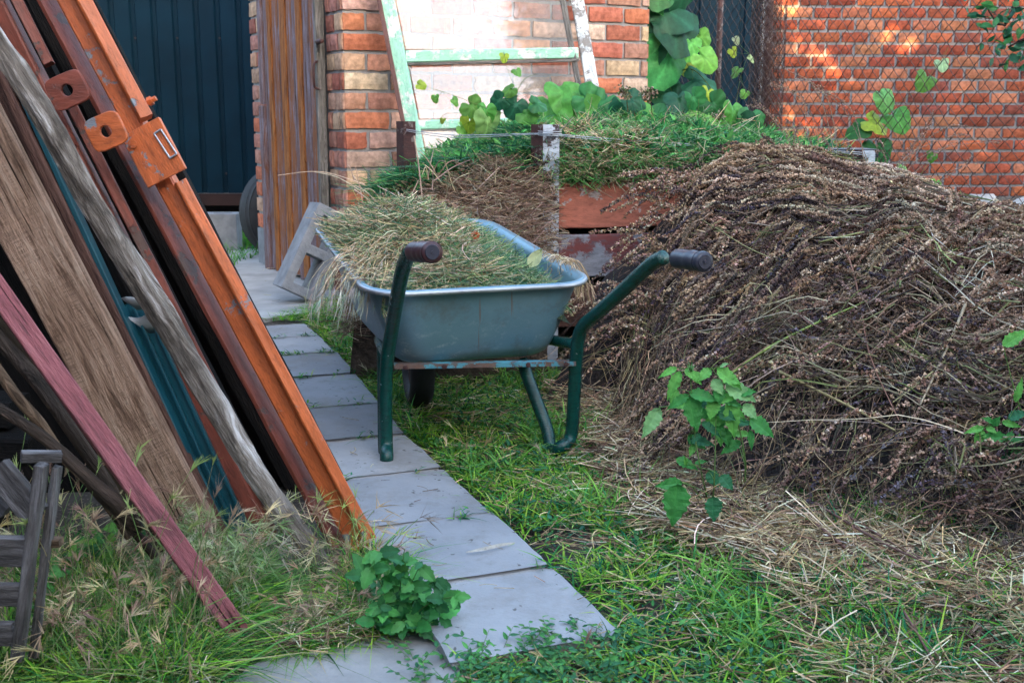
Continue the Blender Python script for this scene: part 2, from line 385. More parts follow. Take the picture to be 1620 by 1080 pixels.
def tube_path(pts, r, k=14, cap=True, radii=None, sub=4):
    """round tube through pts (Catmull-Rom), returns V, F"""
    pts = [Vector(p) for p in pts]; q = []
    rad = radii or [r] * len(pts); rr = []
    for i in range(len(pts) - 1):
        p0 = pts[max(i - 1, 0)]; p1 = pts[i]; p2 = pts[i + 1]; p3 = pts[min(i + 2, len(pts) - 1)]
        for s in range(sub):
            t = s / sub
            q.append(.5 * ((2 * p1) + (-p0 + p2) * t + (2 * p0 - 5 * p1 + 4 * p2 - p3) * t * t + (-p0 + 3 * p1 - 3 * p2 + p3) * t ** 3))
            rr.append(rad[i] * (1 - t) + rad[i + 1] * t)
    q.append(pts[-1]); rr.append(rad[-1])
    V = []; Fc = []; n1 = None
    for i, p in enumerate(q):
        T = (q[min(i + 1, len(q) - 1)] - q[max(i - 1, 0)]).normalized()
        if n1 is None: n1 = T.orthogonal().normalized()
        n1 = (n1 - T * n1.dot(T)).normalized(); n2 = T.cross(n1)
        for j in range(k):
            a = 2 * math.pi * j / k; V.append(p + (n1 * math.cos(a) + n2 * math.sin(a)) * rr[i])
    for i in range(len(q) - 1):
        for j in range(k): Fc.append((i * k + j, i * k + (j + 1) % k, (i + 1) * k + (j + 1) % k, (i + 1) * k + j))
    if cap: Fc.append(tuple(range(k - 1, -1, -1))); Fc.append(tuple((len(q) - 1) * k + j for j in range(k)))
    return V, Fc
def join(*vf):
    V = []; Fc = []
    for v, f in vf:
        n = len(V); V += list(v); Fc += [tuple(i + n for i in g) for g in f]
    return V, Fc
def box8(o, x, y, z):
    """box from corner o with edge vectors x y z"""
    o = Vector(o); c = [o, o + x, o + x + y, o + y, o + z, o + x + z, o + x + y + z, o + y + z]
    return c, [(0, 3, 2, 1), (4, 5, 6, 7), (0, 1, 5, 4), (1, 2, 6, 5), (2, 3, 7, 6), (3, 0, 4, 7)]
def bevel(o, wd, seg=2):
    m = o.modifiers.new('bevel', 'BEVEL'); m.width = wd; m.segments = seg; m.limit_method = 'ANGLE'; return o
def smooth_by(o):
    for p in o.data.polygons: p.use_smooth = True

# ================================================================== SETTING
def ground_z(x, y): return 0.012 * noise.noise(Vector((x * 1.7, y * 1.7, 0))) + 0.006 * noise.noise(Vector((x * 6, y * 6, 3)))
xs = np.concatenate([np.linspace(-60, -4, 10), np.linspace(-3.6, 6, 150), np.linspace(7, 60, 10)])
ys = np.concatenate([np.linspace(-60, 0, 10), np.linspace(.6, 13, 180), np.linspace(14, 90, 10)])
V = [(x, y, ground_z(x, y) - .012) for y in ys for x in xs]; nx = len(xs)
Fc = [(j * nx + i, j * nx + i + 1, (j + 1) * nx + i + 1, (j + 1) * nx + i) for j in range(len(ys) - 1) for i in range(nx - 1)]
tag(obj('ground', V, Fc, M['soil'], smooth=True), kind='structure')

def sheet(name, poly_px, z, m, jag=.0, sub=6):
    """irregular flat patch with thickness, outline from ground points"""
    pts = [G(*p) for p in poly_px]; out = []
    for i, p in enumerate(pts):
        q = pts[(i + 1) % len(pts)]
        for s in range(sub):
            t = s / sub; v = p.lerp(q, t)
            out.append(Vector((v.x + jag * noise.noise(v * 9), v.y + jag * noise.noise(v * 9 + Vector((5, 5, 5))), z)))
    n = len(out); V = out + [Vector((v.x, v.y, -.05)) for v in out]
    Fc = [tuple(range(n))] + [(i, i + n, (i + 1) % n + n, (i + 1) % n) for i in range(n)]
    return tag(obj(name, V, Fc, m), kind='structure')
sheet('concrete_apron', [(250, 500), (420, 508), (470, 500), (580, 478), (640, 450), (640, 400), (560, 392), (455, 398), (400, 396), (250, 405)], .012, M['concrete'], .03)
sheet('concrete_pad', [(330, 1140), (395, 1062), (450, 1040), (600, 1012), (680, 992), (722, 1060), (740, 1140)], .014, M['concrete'], .02)

# ---------------- paving slabs
SL = G(989, 1003) - G(731, 1044); SL.z = 0
along0 = Vector((-.365, .931, 0)).normalized()
base_r = [(989, 1003), (872, 895), (778, 810), (700, 740), (640, 686), (598, 636), (562, 590), (530, 557), (503, 530), (480, 511)]
across = SL.normalized()
slabs = []
for i in range(len(base_r) - 1):
    r0 = G(*base_r[i], .035); r1 = G(*base_r[i + 1], .035)
    d = (r1 - r0); L = d.length; d.normalize(); ac = Vector((d.y, -d.x, 0))
    ac = (ac + Vector((0, 0, random.uniform(-.012, .012)))).normalized()
    gap = random.uniform(.018, .030); wdt = .335 + random.uniform(-.008, .008)
    o0 = r0 + d * gap - ac * wdt; zt = .034 + random.uniform(-.004, .004)
    V_, F_ = [], []
    n_ = 9
    for top in (1, 0):
        for a in range(n_):
            for b_ in range(n_):
                e = (a in (0, n_ - 1)) or (b_ in (0, n_ - 1))
                p = o0 + ac * wdt * a / (n_ - 1) + d * (L - gap) * b_ / (n_ - 1)
                p.z = (p.z - .035 + zt) if top else -.02
                if e: p += Vector((noise.noise(p * 24) * .007, noise.noise(p * 24 + Vector((3, 3, 3))) * .007, -.0015 if top else 0))
                V_.append(p)
    for a in range(n_ - 1):
        for b_ in range(n_ - 1):
            F_.append((a * n_ + b_, (a + 1) * n_ + b_, (a + 1) * n_ + b_ + 1, a * n_ + b_ + 1))
    N2 = n_ * n_
    ring = [a * n_ for a in range(n_)] + [(n_ - 1) * n_ + b_ for b_ in range(1, n_)] + [a * n_ + n_ - 1 for a in range(n_ - 2, -1, -1)] + [b_ for b_ in range(n_ - 2, 0, -1)]
    for k in range(len(ring)):
        F_.append((ring[k], ring[(k + 1) % len(ring)], ring[(k + 1) % len(ring)] + N2, ring[k] + N2))
    o = obj('paving_slab', V_, F_, M['slab']); bevel(o, .004, 2)
    slabs.append(o)
slab_labels = ['grey concrete slab at the near end of the path, beside the leafy weed',
 'grey slab second from the near end, with a dry curled leaf lying on it',
 'grey slab just right of the foot of the orange rail, third from the near end',
 'grey slab in front of the left leg of the wheelbarrow, fourth from the near end',
 'grey slab on which the left leg of the wheelbarrow stands, fifth from the near end',
 'grey slab just behind the left leg of the wheelbarrow, sixth from the near end',
 'clean grey slab sticking out to the right with weeds along its far joint',
 'grey slab third from the far end of the path, with grass blades lying on it',
 'grey slab at the far end of the path, next to the concrete apron']
for o, l in zip(slabs, slab_labels): tag(o, l, 'paving slab', 'grey paving slabs of the garden path')

# ---------------- brick walls built brick by brick inside one mesh
def brick_wall(b, origin, ux, n, length, z0, z1, course, blen, cols, start_half=0, joint=.019, proud=.012, skip=None, close_end=True):
    """bricks on the face through origin along ux with outward normal n"""
    origin = Vector(origin); ux = Vector(ux).normalized(); n = Vector(n).normalized()
    rows = int((z1 - z0) / course)
    for r in range(rows):
        zb = z0 + r * course; x = 0.0; first = True
        while x < length - .02:
            bl = blen
            if first and (r + start_half) % 2: bl = blen * .49
            first = False
            x1 = min(x + bl, length)
            if length - x1 < .05: x1 = length
            if skip and skip(x, x1, zb): x = x1; continue
            xa, xb = x + (joint / 2 if x > 0 else 0), x1 - (joint / 2 if x1 < length - 1e-6 else 0)
            h = course - joint; nx_, nz_ = 9, 4
            off = random.uniform(-.002, .003); jz = random.uniform(-.002, .002)
            s = random.random() * 99
            Vv = []
            for iz in range(nz_):
                for ix in range(nx_):
                    u = ix / (nx_ - 1); v = iz / (nz_ - 1)
                    e = ix in (0, nx_ - 1) or iz in (0, nz_ - 1)
                    d1 = noise.noise(Vector((u * 5, v * 3, s))); d2 = noise.noise(Vector((u * 5, v * 3, s + 7)))
                    am = .007 if e else .0
                    p = origin + ux * (xa + (xb - xa) * u + d1 * am) + Vector((0, 0, zb + joint / 2 + jz + h * v + d2 * am)) + n * (proud + off - (.005 if e else 0) + d1 * .0018)
                    Vv.append(p)
            Q = [(iz * nx_ + ix, iz * nx_ + ix + 1, (iz + 1) * nx_ + ix + 1, (iz + 1) * nx_ + ix) for iz in range(nz_ - 1) for ix in range(nx_ - 1)]
            ring = list(range(nx_)) + [iz * nx_ + nx_ - 1 for iz in range(1, nz_)] + [(nz_ - 1) * nx_ + ix for ix in range(nx_ - 2, -1, -1)] + [iz * nx_ for iz in range(nz_ - 2, 0, -1)]
            m0 = len(Vv); Vv += [Vv[i] - n * (proud + .004) for i in ring]
            Q += [(ring[k], m0 + k, m0 + (k + 1) % len(ring), ring[(k + 1) % len(ring)]) for k in range(len(ring))]
            c = np.array(random.choice(cols)) * random.uniform(.82, 1.15) * (1 + np.array([random.uniform(-.05, .05) for _ in range(3)]))
            cc = np.tile(c, (len(Vv), 1)) * np.array([1 + .22 * noise.noise(Vector((v[0] * 9, v[1] * 9, v[2] * 14 + s))) for v in Vv])[:, None]
            b.add([tuple(v) for v in Vv], Q=Q, col=np.clip(cc, .01, .95))
            x = x1
TH = R_(30)
WX = Vector((math.cos(TH), math.sin(TH), 0)); WS = Vector((-math.sin(TH), math.cos(TH), 0))
C1 = Vector((-.906, 6.3, 0)); NF = -WS.copy(); NS = -WX.copy()
BC = [(.40, .14, .08), (.44, .23, .15), (.46, .31, .21), (.34, .12, .08), (.48, .36, .27), (.38, .20, .15), (.42, .16, .09), (.36, .18, .13), (.42, .28, .22)]
BS = [(.30, .14, .11), (.36, .17, .13), (.28, .10, .075), (.38, .24, .17)]
FL, SLN, HW = 2.02, 1.60, 3.2
shed = empty('brick_shed', C1, 'small brick outbuilding with a weathered plank door in its side', 'shed')
b = Batch()
brick_wall(b, C1, WX, NF, FL, -.03, HW, .1045, .262, BC, 1)
brick_wall(b, C1, WS, NS, .23, -.03, HW, .1045, .115, BS, 0)
bq = Batch(); brick_wall(bq, C1 + WS * 1.22, WS, NS, SLN - 1.22, .25, HW, .1045, .262, BS + BC[:3], 0); bq.build('door_pier', M['brick'], shed)
brick_wall(b, C1 + WX * FL, WS, WX, SLN, -.03, HW, .1045, .262, BC, 0)
w_o = b.build('wall', M['brick'], shed)
v1 = box8(C1 + WX * .002 + WS * .002 + Vector((0, 0, -.05)), WX * (FL - .004), WS * (SLN - .004), Vector((0, 0, HW + .06)))
obj('mortar', *v1, M['mortar'], shed)
v1 = box8(C1 + WS * 1.235 + NS * .010 + Vector((0, 0, -.04)), WX * .3, WS * (SLN - 1.225), Vector((0, 0, .29)))
obj('plinth', *v1, M['block'], shed)
# roof out of frame
v1 = box8(C1 + NF * .2 + NS * .2 + Vector((0, 0, HW)), WX * (FL + .4), WS * (SLN + .4), Vector((0, 0, .08)))
obj('roof', *v1, M['galv'], shed)
# plank door
door = bpy.data.objects.new('door', None); door.location = C1 + WS * .74; link(door, None); door.parent = shed; door.matrix_parent_inverse = pw(shed).inverted()
def side_beam(name, t0, t1, z0, z1, off, th, m, lean=0.0, rough=.003):
    """vertical plank on the side face between t0 and t1"""
    a = C1 + WS * ((t0 + t1) / 2 + lean) + NS * (off + th / 2) + Vector((0, 0, z0)); bb = C1 + WS * ((t0 + t1) / 2) + NS * (off + th / 2) + Vector((0, 0, z1))
    x = (bb - a).normalized(); y = WS.copy(); y = (y - x * y.dot(x)).normalized(); z = x.cross(y)
    o = beam(name, (0, 0, 0), ((bb - a).length, 0, 0), t1 - t0, th, m, None, 0, 30, rough)
    Mx = Matrix((x, y, z)).transposed().to_4x4(); Mx.translation = a
    # beam() built it along world X with width along -Z/+Z: map its own frame
    loc = Matrix((Vector((1, 0, 0)), Vector((1, 0, 0)).cross(Vector((0, 1, 0))), Vector((1, 0, 0)).cross(Vector((1, 0, 0)).cross(Vector((0, 1, 0)))))).transposed().to_4x4()
    o.parent = door; o.matrix_parent_inverse = pw(door).inverted(); o.matrix_basis = Mx
    return o
t = 1.20; k = 0
planks = [(.09, 'doorblue'), (.075, 'doorbrown'), (.11, 'doormix'), (.05, 'doorblue'), (.10, 'doorbrown'), (.10, 'doormix'), (.08, 'doorblue'), (.09, 'doorbrown'), (.11, 'doorblue'), (.13, 'doormix')]
M['doormix'] = m_wood('door_plank_mixed', (.30, .10, .03), (.20, .085, .05), (.28, .27, .36), .8, 1, .7)
for wd, mm in planks:
    side_beam('plank', t - wd + .006, t, .03 + random.uniform(-.02, .03), 2.4, .02 + (.008 if mm == 'doorbrown' else .0) + random.uniform(0, .004), .024, M[mm])
    t -= wd
side_beam('door_frame', t - .045, t - .004, .02, 2.5, .02, .05, M['greysash'])
side_beam('door_frame', 1.21, 1.30, .0, 1.05, .022, .045, M['doorblue'])
side_beam('door_frame', 1.215, 1.285, 1.06, 2.5, .020, .04, M['doorblue'])
# handle: a bent bar, and a dark keeper
def onside(px, py, off):
    d = ray(px, py); o = Vector((0, 0, H)); pl = C1 + NS * off
    return o + d * ((pl - o).dot(NS) / d.dot(NS))
hp = [onside(505, 98, .05), onside(498, 99, .085), onside(496, 112, .095), onside(497, 132, .09), onside(499, 139, .08), onside(508, 142, .05)]
obj('handle', *tube_path(hp, .007, 8), M['rust'], door, True)
kp = onside(505, 66, .07)
o = obj('latch', *tube_path([kp + WS * .05, kp + WS * .02, kp - WS * .04], .012, 8, radii=[.006, .016, .012]), M['rust'], door, True)

# ---------------- leaning glazed window sash
def onwall(px, py, off):
    d = ray(px, py); o = Vector((0, 0, H)); pl = C1 + NF * off
    return o + d * ((pl - o).dot(NF) / d.dot(NF))
def off_at(py): return .07 + (py + 60) / 320 * .30
def W(px, py): return onwall(px, py, off_at(py))
win = empty('window_sash', W(660, 262), 'old mint and white painted window sash with dusty glass veiled by a painted sky reflection leaning on the brick shed', 'window')
beam('side_rail', W(665, 262), W(601, -60), .075, .045, M['mint'], win, 0, 20, .002)
beam('edge_strip', W(654, 256) + Vector((-.012, -.004, 0)), W(592, -60) + Vector((-.012, -.004, 0)), .022, .05, M['brownedge'], win, 0, 20, .001)
beam('side_rail', W(950, 215), W(903, -60), .075, .045, M['whitewood'], win, 0, 20, .002)
beam('edge_strip', W(934, 215) + Vector((-.012, .0, 0)), W(882, -60) + Vector((-.012, .0, 0)), .032, .05, M['greysash'], win, 0, 20, .001)
beam('crossbar', W(640, 90), W(912, 84), .062, .046, M['mint'], win, 0, 16, .0015)
beam('crossbar', W(655, 198), W(936, 190), .05, .046, M['mint'], win, 0, 16, .0015)
beam('crossbar', W(590, -64), W(915, -64), .075, .046, M['mint'], win, 0, 16, .0015)
beam('bead', W(642, 101) + Vector((0, -.0, -.004)), W(912, 95) + Vector((0, 0, -.004)), .014, .05, M['greysash'], win, 0, 10, .001)
for (ya, yb) in ((-50, 78), (104, 188), (208, 255)):
    xl = lambda y: 601 + (y + 60) / 322 * 64 + 14
    xr = lambda y: 903 + (y + 60) / 275 * 47 - 18
    q = [W(xl(yb), yb), W(xr(yb), yb), W(xr(ya), ya), W(xl(ya), ya)]
    nn = (q[1] - q[0]).cross(q[3] - q[0]).normalized() * .003
    Vg = [p + nn for p in q] + [p - nn for p in q]
    obj('pane', Vg, [(0, 1, 2, 3), (7, 6, 5, 4), (0, 4, 5, 1), (1, 5, 6, 2), (2, 6, 7, 3), (3, 7, 4, 0)], M['glass'], win)

# ---------------- blue profiled sheet fences
def profiled(x0, x1, Y, z0, z1, pitch, depth=.02, rib=.035, slope=0.0):
    prof = []; x = x0
    while x < x1:
        for dx, dy in ((0, 0), (pitch - rib - .02, 0), (pitch - rib - .008, depth), (pitch - .012, depth)):
            prof.append((x + dx, dy))
        x += pitch
    V = []; n = len(prof)
    for z in (z0, z1):
        for (px_, dy) in prof: V.append((px_, Y + dy + slope * (px_ - x0), z))
    for z in (z0, z1):
        for (px_, dy) in prof: V.append((px_, Y + dy + .0012 + slope * (px_ - x0), z))
    F_ = [(i, i + 1, n + i + 1, n + i) for i in range(n - 1)] + [(2 * n + i + 1, 2 * n + i, 3 * n + i, 3 * n + i + 1) for i in range(n - 1)]
    return V, F_
bf = empty('metal_fence', (-3, 9.8, 0), 'dark blue profiled metal sheet fence with a brown bottom rail behind the timber pile', 'fence')
obj('sheet', *profiled(-7, -1.6, 9.8, .335, 3.2, .176), M['navy'], bf)
obj('bottom_rail', *box8((-7, 9.74, .235), Vector((5.4, 0, 0)), Vector((0, .05, 0)), Vector((0, 0, .1))), M['rail'], bf)
obj('gap_shade_board', *box8((-7, 9.86, -.03), Vector((5.4, 0, 0)), Vector((0, .03, 0)), Vector((0, 0, .27))), M['black'], bf)  # black filler, the dark gap below the rail put into its colour
sc0 = None
for i in range(0, 30):
    x = -7 + .176 * i + .158
    if x > -1.7: break
    for z in (.5, 1.62):
        if i % 2 == 0: continue
        if sc0 is None: sc0 = obj('screw', *tube_path([(x, 9.823, z), (x, 9.807, z)], .009, 6, sub=1), M['rail'], bf); sx0, sz0 = x, z
        else:
            cpy = sc0.copy(); C.objects.link(cpy); cpy.parent = bf; cpy.matrix_parent_inverse = sc0.matrix_parent_inverse.copy(); cpy.location = (x - sx0, 0, z - sz0)
bf2 = empty('metal_fence', (2.0, 10.6, 0), 'dark blue metal sheet fence seen through the rusty mesh between shed and brick wall', 'fence')
obj('sheet', *profiled(.9, 2.30, 10.9, -.02, 3.4, .21), M['navy'], bf2)
obj('post', *box8((2.302, 10.86, -.02), Vector((.045, 0, 0)), Vector((0, .05, 0)), Vector((0, 0, 3.4))), M['galv'], bf2)

# ---------------- far brick wall on the right
fw = empty('brick_wall', (4.5, 12.0, 0), 'orange red brick wall with smeared mortar, dappled by warm sun, behind the wire mesh', 'wall')
FC = [(.22, .058, .033), (.26, .075, .038), (.17, .042, .027), (.25, .095, .055), (.20, .052, .03), (.15, .045, .034), (.28, .11, .065)]
b = Batch()
fx0 = Vector((2.40, 11.6, 0)); fdir = Vector((1, .05, 0)).normalized(); fn = Vector((fdir.y, -fdir.x, 0))
brick_wall(b, fx0, fdir, fn, 5.2, -.07, 3.4, .117, .285, FC, 1, joint=.027)
b.build('wall', M['brick'], fw)
n_w = Vector((0, 0, 0))
obj('mortar', *box8(fx0 + Vector((0, 0, -.05)) - fn * .002, fdir * 5.2, -fn * .3, Vector((0, 0, 3.45))), M['mortar_far'], fw)
obj('foundation', *box8(fx0 + fdir * .9 + Vector((0, 0, -.05)), fdir * 4.3, fn * .10, Vector((0, 0, .22))), m_plain('old_stone', (.03, .028, .028), (.12, .11, .105), 7, .95, 1, .01), fw)
for (xx, yy, s_) in ((4.1, 11.15, .2), (4.55, 11.2, .26), (5.0, 11.1, .22), (5.4, 11.2, .28)):
    bm = bmesh.new(); bmesh.ops.create_icosphere(bm, subdivisions=3, radius=s_)
    for v in bm.verts:
        v.co.z *= .5; v.co.y *= .6; v.co += v.co.normalized() * .07 * noise.noise(v.co * 7 + Vector((xx, 0, 0)))
        v.co += Vector((xx, yy, .10))
    me = bpy.data.meshes.new('stone'); bm.to_mesh(me); bm.free(); me.materials.append(M['concrete'])
    o = bpy.data.objects.new('stone', me); C.objects.link(o)
    tag(o, {4.1: 'leftmost', 4.55: 'second from the left', 5.0: 'third from the left', 5.4: 'rightmost'}[xx] + ' of the grey stones at the foot of the far brick wall', 'stone', 'stones at the foot of the far brick wall')

# ---------------- chain link fence
def chainlink(b, A, B, z0, z1, diag, r=.0016, k=3, wav=0.0):
    """diagonal wires between ground points A and B"""
    A = Vector(A); B = Vector(B); L = (B - A).length; ux = (B - A) / L; nn = Vector((-ux.y, ux.x, 0))
    hh = z1 - z0; step = diag / 2; cnt = int(L / diag) + 1; rows = int(hh / step)
    Pts = []
    for i in range(cnt):
        pts = []
        for j in range(rows + 1):
            x = i * diag + (step if j % 2 else 0); z = z0 + j * step
            wv = wav * noise.noise(Vector((x * 1.3, z * 1.3, 2)))
            for s in (-.0, ):
                p = A + ux * (x + .015 * noise.noise(Vector((x * 2, z * 2, 8)))) + Vector((0, 0, z + .012 * noise.noise(Vector((x * 2, z * 2, 5))))) + nn * wv
                pts.append(p + nn * .003)
        Pts.append(pts)
        pts2 = []
        for j in range(rows + 1):
            x = i * diag + (-step if j % 2 else 0); z = z0 + j * step
            wv = wav * noise.noise(Vector((x * 1.3, z * 1.3, 2)))
            pts2.append(A + ux * (x + .015 * noise.noise(Vector((x * 2, z * 2, 8)))) + Vector((0, 0, z + .012 * noise.noise(Vector((x * 2, z * 2, 5))))) + nn * (wv - .003))
        Pts.append(pts2)
    arr = np.array([[tuple(p) for p in row] for row in Pts], dtype=float)
    tubes(b, arr, np.full(arr.shape[:2], r), np.tile(np.array([[.05, .025, .018]]), (len(arr), 1)), k)
cf = empty('chain_link_fence', (1.8, 7, 0), 'rusty chain link mesh fence in front of the far brick wall', 'fence')
M['wireattr'] = m_attr('rusty_mesh', .6, 0, 30, .4, .4)
fa, fb_ = Vector((1.20, 8.5, 0)), Vector((2.75, 5.1, 0))
b = Batch(); chainlink(b, fa, fb_, .02, 2.3, .084, .0025, 4, .05)
b.build('mesh', M['wireattr'], cf)
for t_ in (0.12, .97):
    p_ = fa.lerp(fb_, t_)
    obj('post', *tube_path([p_ + Vector((.05, .05, -.05)), p_ + Vector((.05, .05, 2.35))], .022, 10, sub=1), M['rust'], cf, True)
# rolled up mesh at the wall corner
rl = empty('mesh_roll', P(1207, 300, 9.2), 'upright bundle of rusty rolled wire mesh at the corner of the far wall', 'wire roll')
rc = P(1205, 300, 9.2); rc.z = 0
b = Batch()
for s in range(3):
    rad_ = .055 + .04 * s; n_s = 10 + 4 * s
    arr = []
    for i in range(n_s):
        for sg in (1, -1):
            arr.append([(rc.x + rad_ * math.cos(2 * math.pi * (i / n_s) + sg * .22 * j + s), rc.y + rad_ * math.sin(2 * math.pi * (i / n_s) + sg * .22 * j + s), .03 + j * .035) for j in range(72)])
    arr = np.array(arr); tubes(b, arr, np.full(arr.shape[:2], .0022), np.tile(np.array([[.05, .022, .016]]), (len(arr), 1)), 3)
b.build('rolled_mesh', M['wireattr'], rl)
obj('stake', *tube_path([rc + Vector((0, 0, -.03)), rc + Vector((0, 0, 2.5))], .035, 10, sub=1), M['rust'], rl, True)

# ================================================================== COMPOST BIN
YB = 4.62
cb = empty('compost_bin', P(870, 575, YB), 'open compost bin of peeling boards between rusty metal posts strung with wire', 'compost bin')
def post_L(name, px, pyt, Y, wpx, m1, m2, zb=-.05):
    """angle iron standing upright: a painted front flange and a dark side flange"""
    t_ = P(px, pyt, Y); wd = wpx / F * Y
    V1, F1 = box8(Vector((t_.x - wd * .25, Y, zb)), Vector((wd * .75, 0, 0)), Vector((0, .006, 0)), Vector((0, 0, t_.z - zb)))
    o = obj(name, V1, F1, m1, cb)
    V2, F2 = box8(Vector((t_.x - wd * .25 - .004, Y + .004, zb)), Vector((.006, 0, 0)), Vector((-wd * .5, .035, 0)), Vector((0, 0, t_.z - zb)))
    o2 = obj('side_flange', V2, F2, m2, o)
    return o
post_L('post', 868, 197, YB, 34, M['rustwhite'], M['rust'])
post_L('post', 645, 192, YB + .25, 24, M['rust'], M['rust'])
post_L('post', 1372, 238, YB + .25, 26, M['rustwhite'], M['rust'])
beam('board', P(884, 326, YB + .05), P(1235, 316, YB + .07), .185, .03, M['redboard'], cb, 0, 20, .003)
beam('board', P(884, 405, YB + .05), P(1235, 398, YB + .07), .175, .03, M['whiteboard'], cb, 0, 20, .003)
beam('board', P(884, 485, YB + .05), P(1235, 478, YB + .07), .17, .03, M['boarddark'], cb, 0, 20, .003)
beam('board', P(640, 350, YB + .28), P(866, 330, YB + .05), .16, .03, M['redboard'], cb, 0, 20, .003)
beam('board', P(640, 430, YB + .28), P(866, 410, YB + .05), .16, .03, M['whiteboard'], cb, 0, 20, .003)
wv = []
wp = [P(643, 205, YB + .24), P(720, 214, YB + .15), P(862, 211, YB - .006), P(885, 213, YB - .008), P(1010, 223, YB + .1), P(1200, 234, YB + .2), P(1300, 238, YB + .23), P(1375, 242, YB + .24)]
wv.append(tube_path(wp, .0019, 6, sub=6))
wv.append(tube_path([p + Vector((0, .0, -.006 - .004 * math.sin(i * 2))) for i, p in enumerate(wp)], .0017, 6, sub=6))
hlx = [P(862, 208, YB) + Vector((.022 * math.cos(a) + .012, .012 * math.sin(a) + .004, -.004 * a / 3)) for a in np.linspace(0, 6.28 * 3, 26)]
for dx in (0, ): wv.append(tube_path([Vector((P(870, 210, YB).x + .047 * math.cos(a), YB + .012 + .03 * math.sin(a), P(870, 206 + a * .5, YB).z)) for a in np.linspace(0, 19, 40)], .0016, 5, sub=2))
obj('wire', *join(*wv), M['steelwire'], cb, True)
# ribbed plastic crate edge behind the right post
pc = P(1335, 238, YB + .32)
o = empty('plastic_crate', (pc.x, pc.y, 0), 'black ribbed plastic crate standing behind the right post of the compost bin', 'crate')
obj('crate_body', *box8((pc.x - .13, YB + .3, 0.0), Vector((.26, 0, 0)), Vector((0, .22, 0)), Vector((0, 0, pc.z - .03))), M['plastic'], o)
rb = [box8((pc.x - .14, YB + .29 - .003 * (i % 2), pc.z - .03 + i * .009), Vector((.28, 0, 0)), Vector((0, .24 + .006 * (i % 2), 0)), Vector((0, 0, .0085))) for i in range(4)]
obj('ribbed_rim', *join(*rb), M['plastic'], o)

# ================================================================== WHEELBARROW
wbar = empty('wheelbarrow', (-.12, 3.5, 0), 'green framed wheelbarrow with grey tray heaped with cut weeds on the grass', 'wheelbarrow')
def rrect(c, ax, ay, hx, hy, r, z, n=8, zs=0.0, hx2=None):
    """rounded quadrilateral loop; hx half width rear, hx2 half width front"""
    hx2 = hx2 or hx; out = []
    cs = [(1, -1), (1, 1), (-1, 1), (-1, -1)]
    for ci, (sx, sy) in enumerate(cs):
        a0 = [-90, 0, 90, 180][ci]
        for k in range(n + 1):
            a = R_(a0 + 90 * k / n); v = sy * (hy - r) + r * math.sin(a)
            w_ = hx + (hx2 - hx) * ((v + hy) / (2 * hy))
            u = sx * (w_ - r) + r * math.cos(a)
            out.append(c + ax * u + ay * v + Vector((0, 0, z + zs * (v + hy) / (2 * hy))))
    return out
near = (P(592, 447, 3.12) + P(952, 455, 3.17)) / 2; far = (P(505, 348, 4.12) + P(760, 345, 4.18)) / 2
cen = (near + far) / 2; cen.z = 0; ayv = (far - near); ayv.z = 0; Ly = ayv.length; ayv.normalize(); axv = Vector((ayv.y, -ayv.x, 0))
zr0, zr1 = .52, .625
def ringset():
    sets = []
    # outer surface from bottom to rim: (half width rear, half width front, half length, corner radius, shift, z rear, z rise)
    prof = []
    for hx, hx2, re_, fr_, r, z, zs in ((.185, .165, .375, .25, .05, .292, 0), (.215, .19, .415, .28, .075, .296, .0), (.235, .208, .438, .305, .09, .308, .004), (.250, .225, .453, .33, .098, .332, .014), (.270, .248, .468, .37, .104, .38, .04), (.294, .276, .484, .425, .11, .445, .068), (.314, .299, .496, .475, .114, .500, .094), (.322, .307, .502, .49, .116, .519, .10),
            (.332, .317, .509, .502, .118, .523, .10), (.338, .323, .515, .508, .12, .518, .10)):
        prof.append((hx, hx2, (re_ + fr_) / 2, r, (fr_ - re_) / 2, z, zs))
    for hx, hx2, hy, r, sh, z, zs in prof:
        sets.append(rrect(cen + ayv * sh, axv, ayv, hx, hy, r, z, 8, zs, hx2))
    return sets
rs = ringset(); n = len(rs[0])
inner = [[p + Vector((0, 0, .004)) for p in r_] for r_ in rs]
V = [p for r_ in rs for p in r_]; Fc = []
for i in range(len(rs) - 1):
    for j in range(n): Fc.append((i * n + j, i * n + (j + 1) % n, (i + 1) * n + (j + 1) % n, (i + 1) * n + j))
Fc.append(tuple(range(n - 1, -1, -1)))
o = obj('tray', V, Fc, M['tray'], wbar, True)
sm = o.modifiers.new('solid', 'SOLIDIFY'); sm.thickness = .0022; sm.offset = -1
# rolled rim
rim = rs[-1]; V, Fc = tube_path([p + Vector((0, 0, -.003)) for p in rim] + [rim[0] + Vector((0, 0, -.003))], .0075, 8, cap=False, sub=1)
obj('rim', V, Fc, M['galv'], wbar, True)
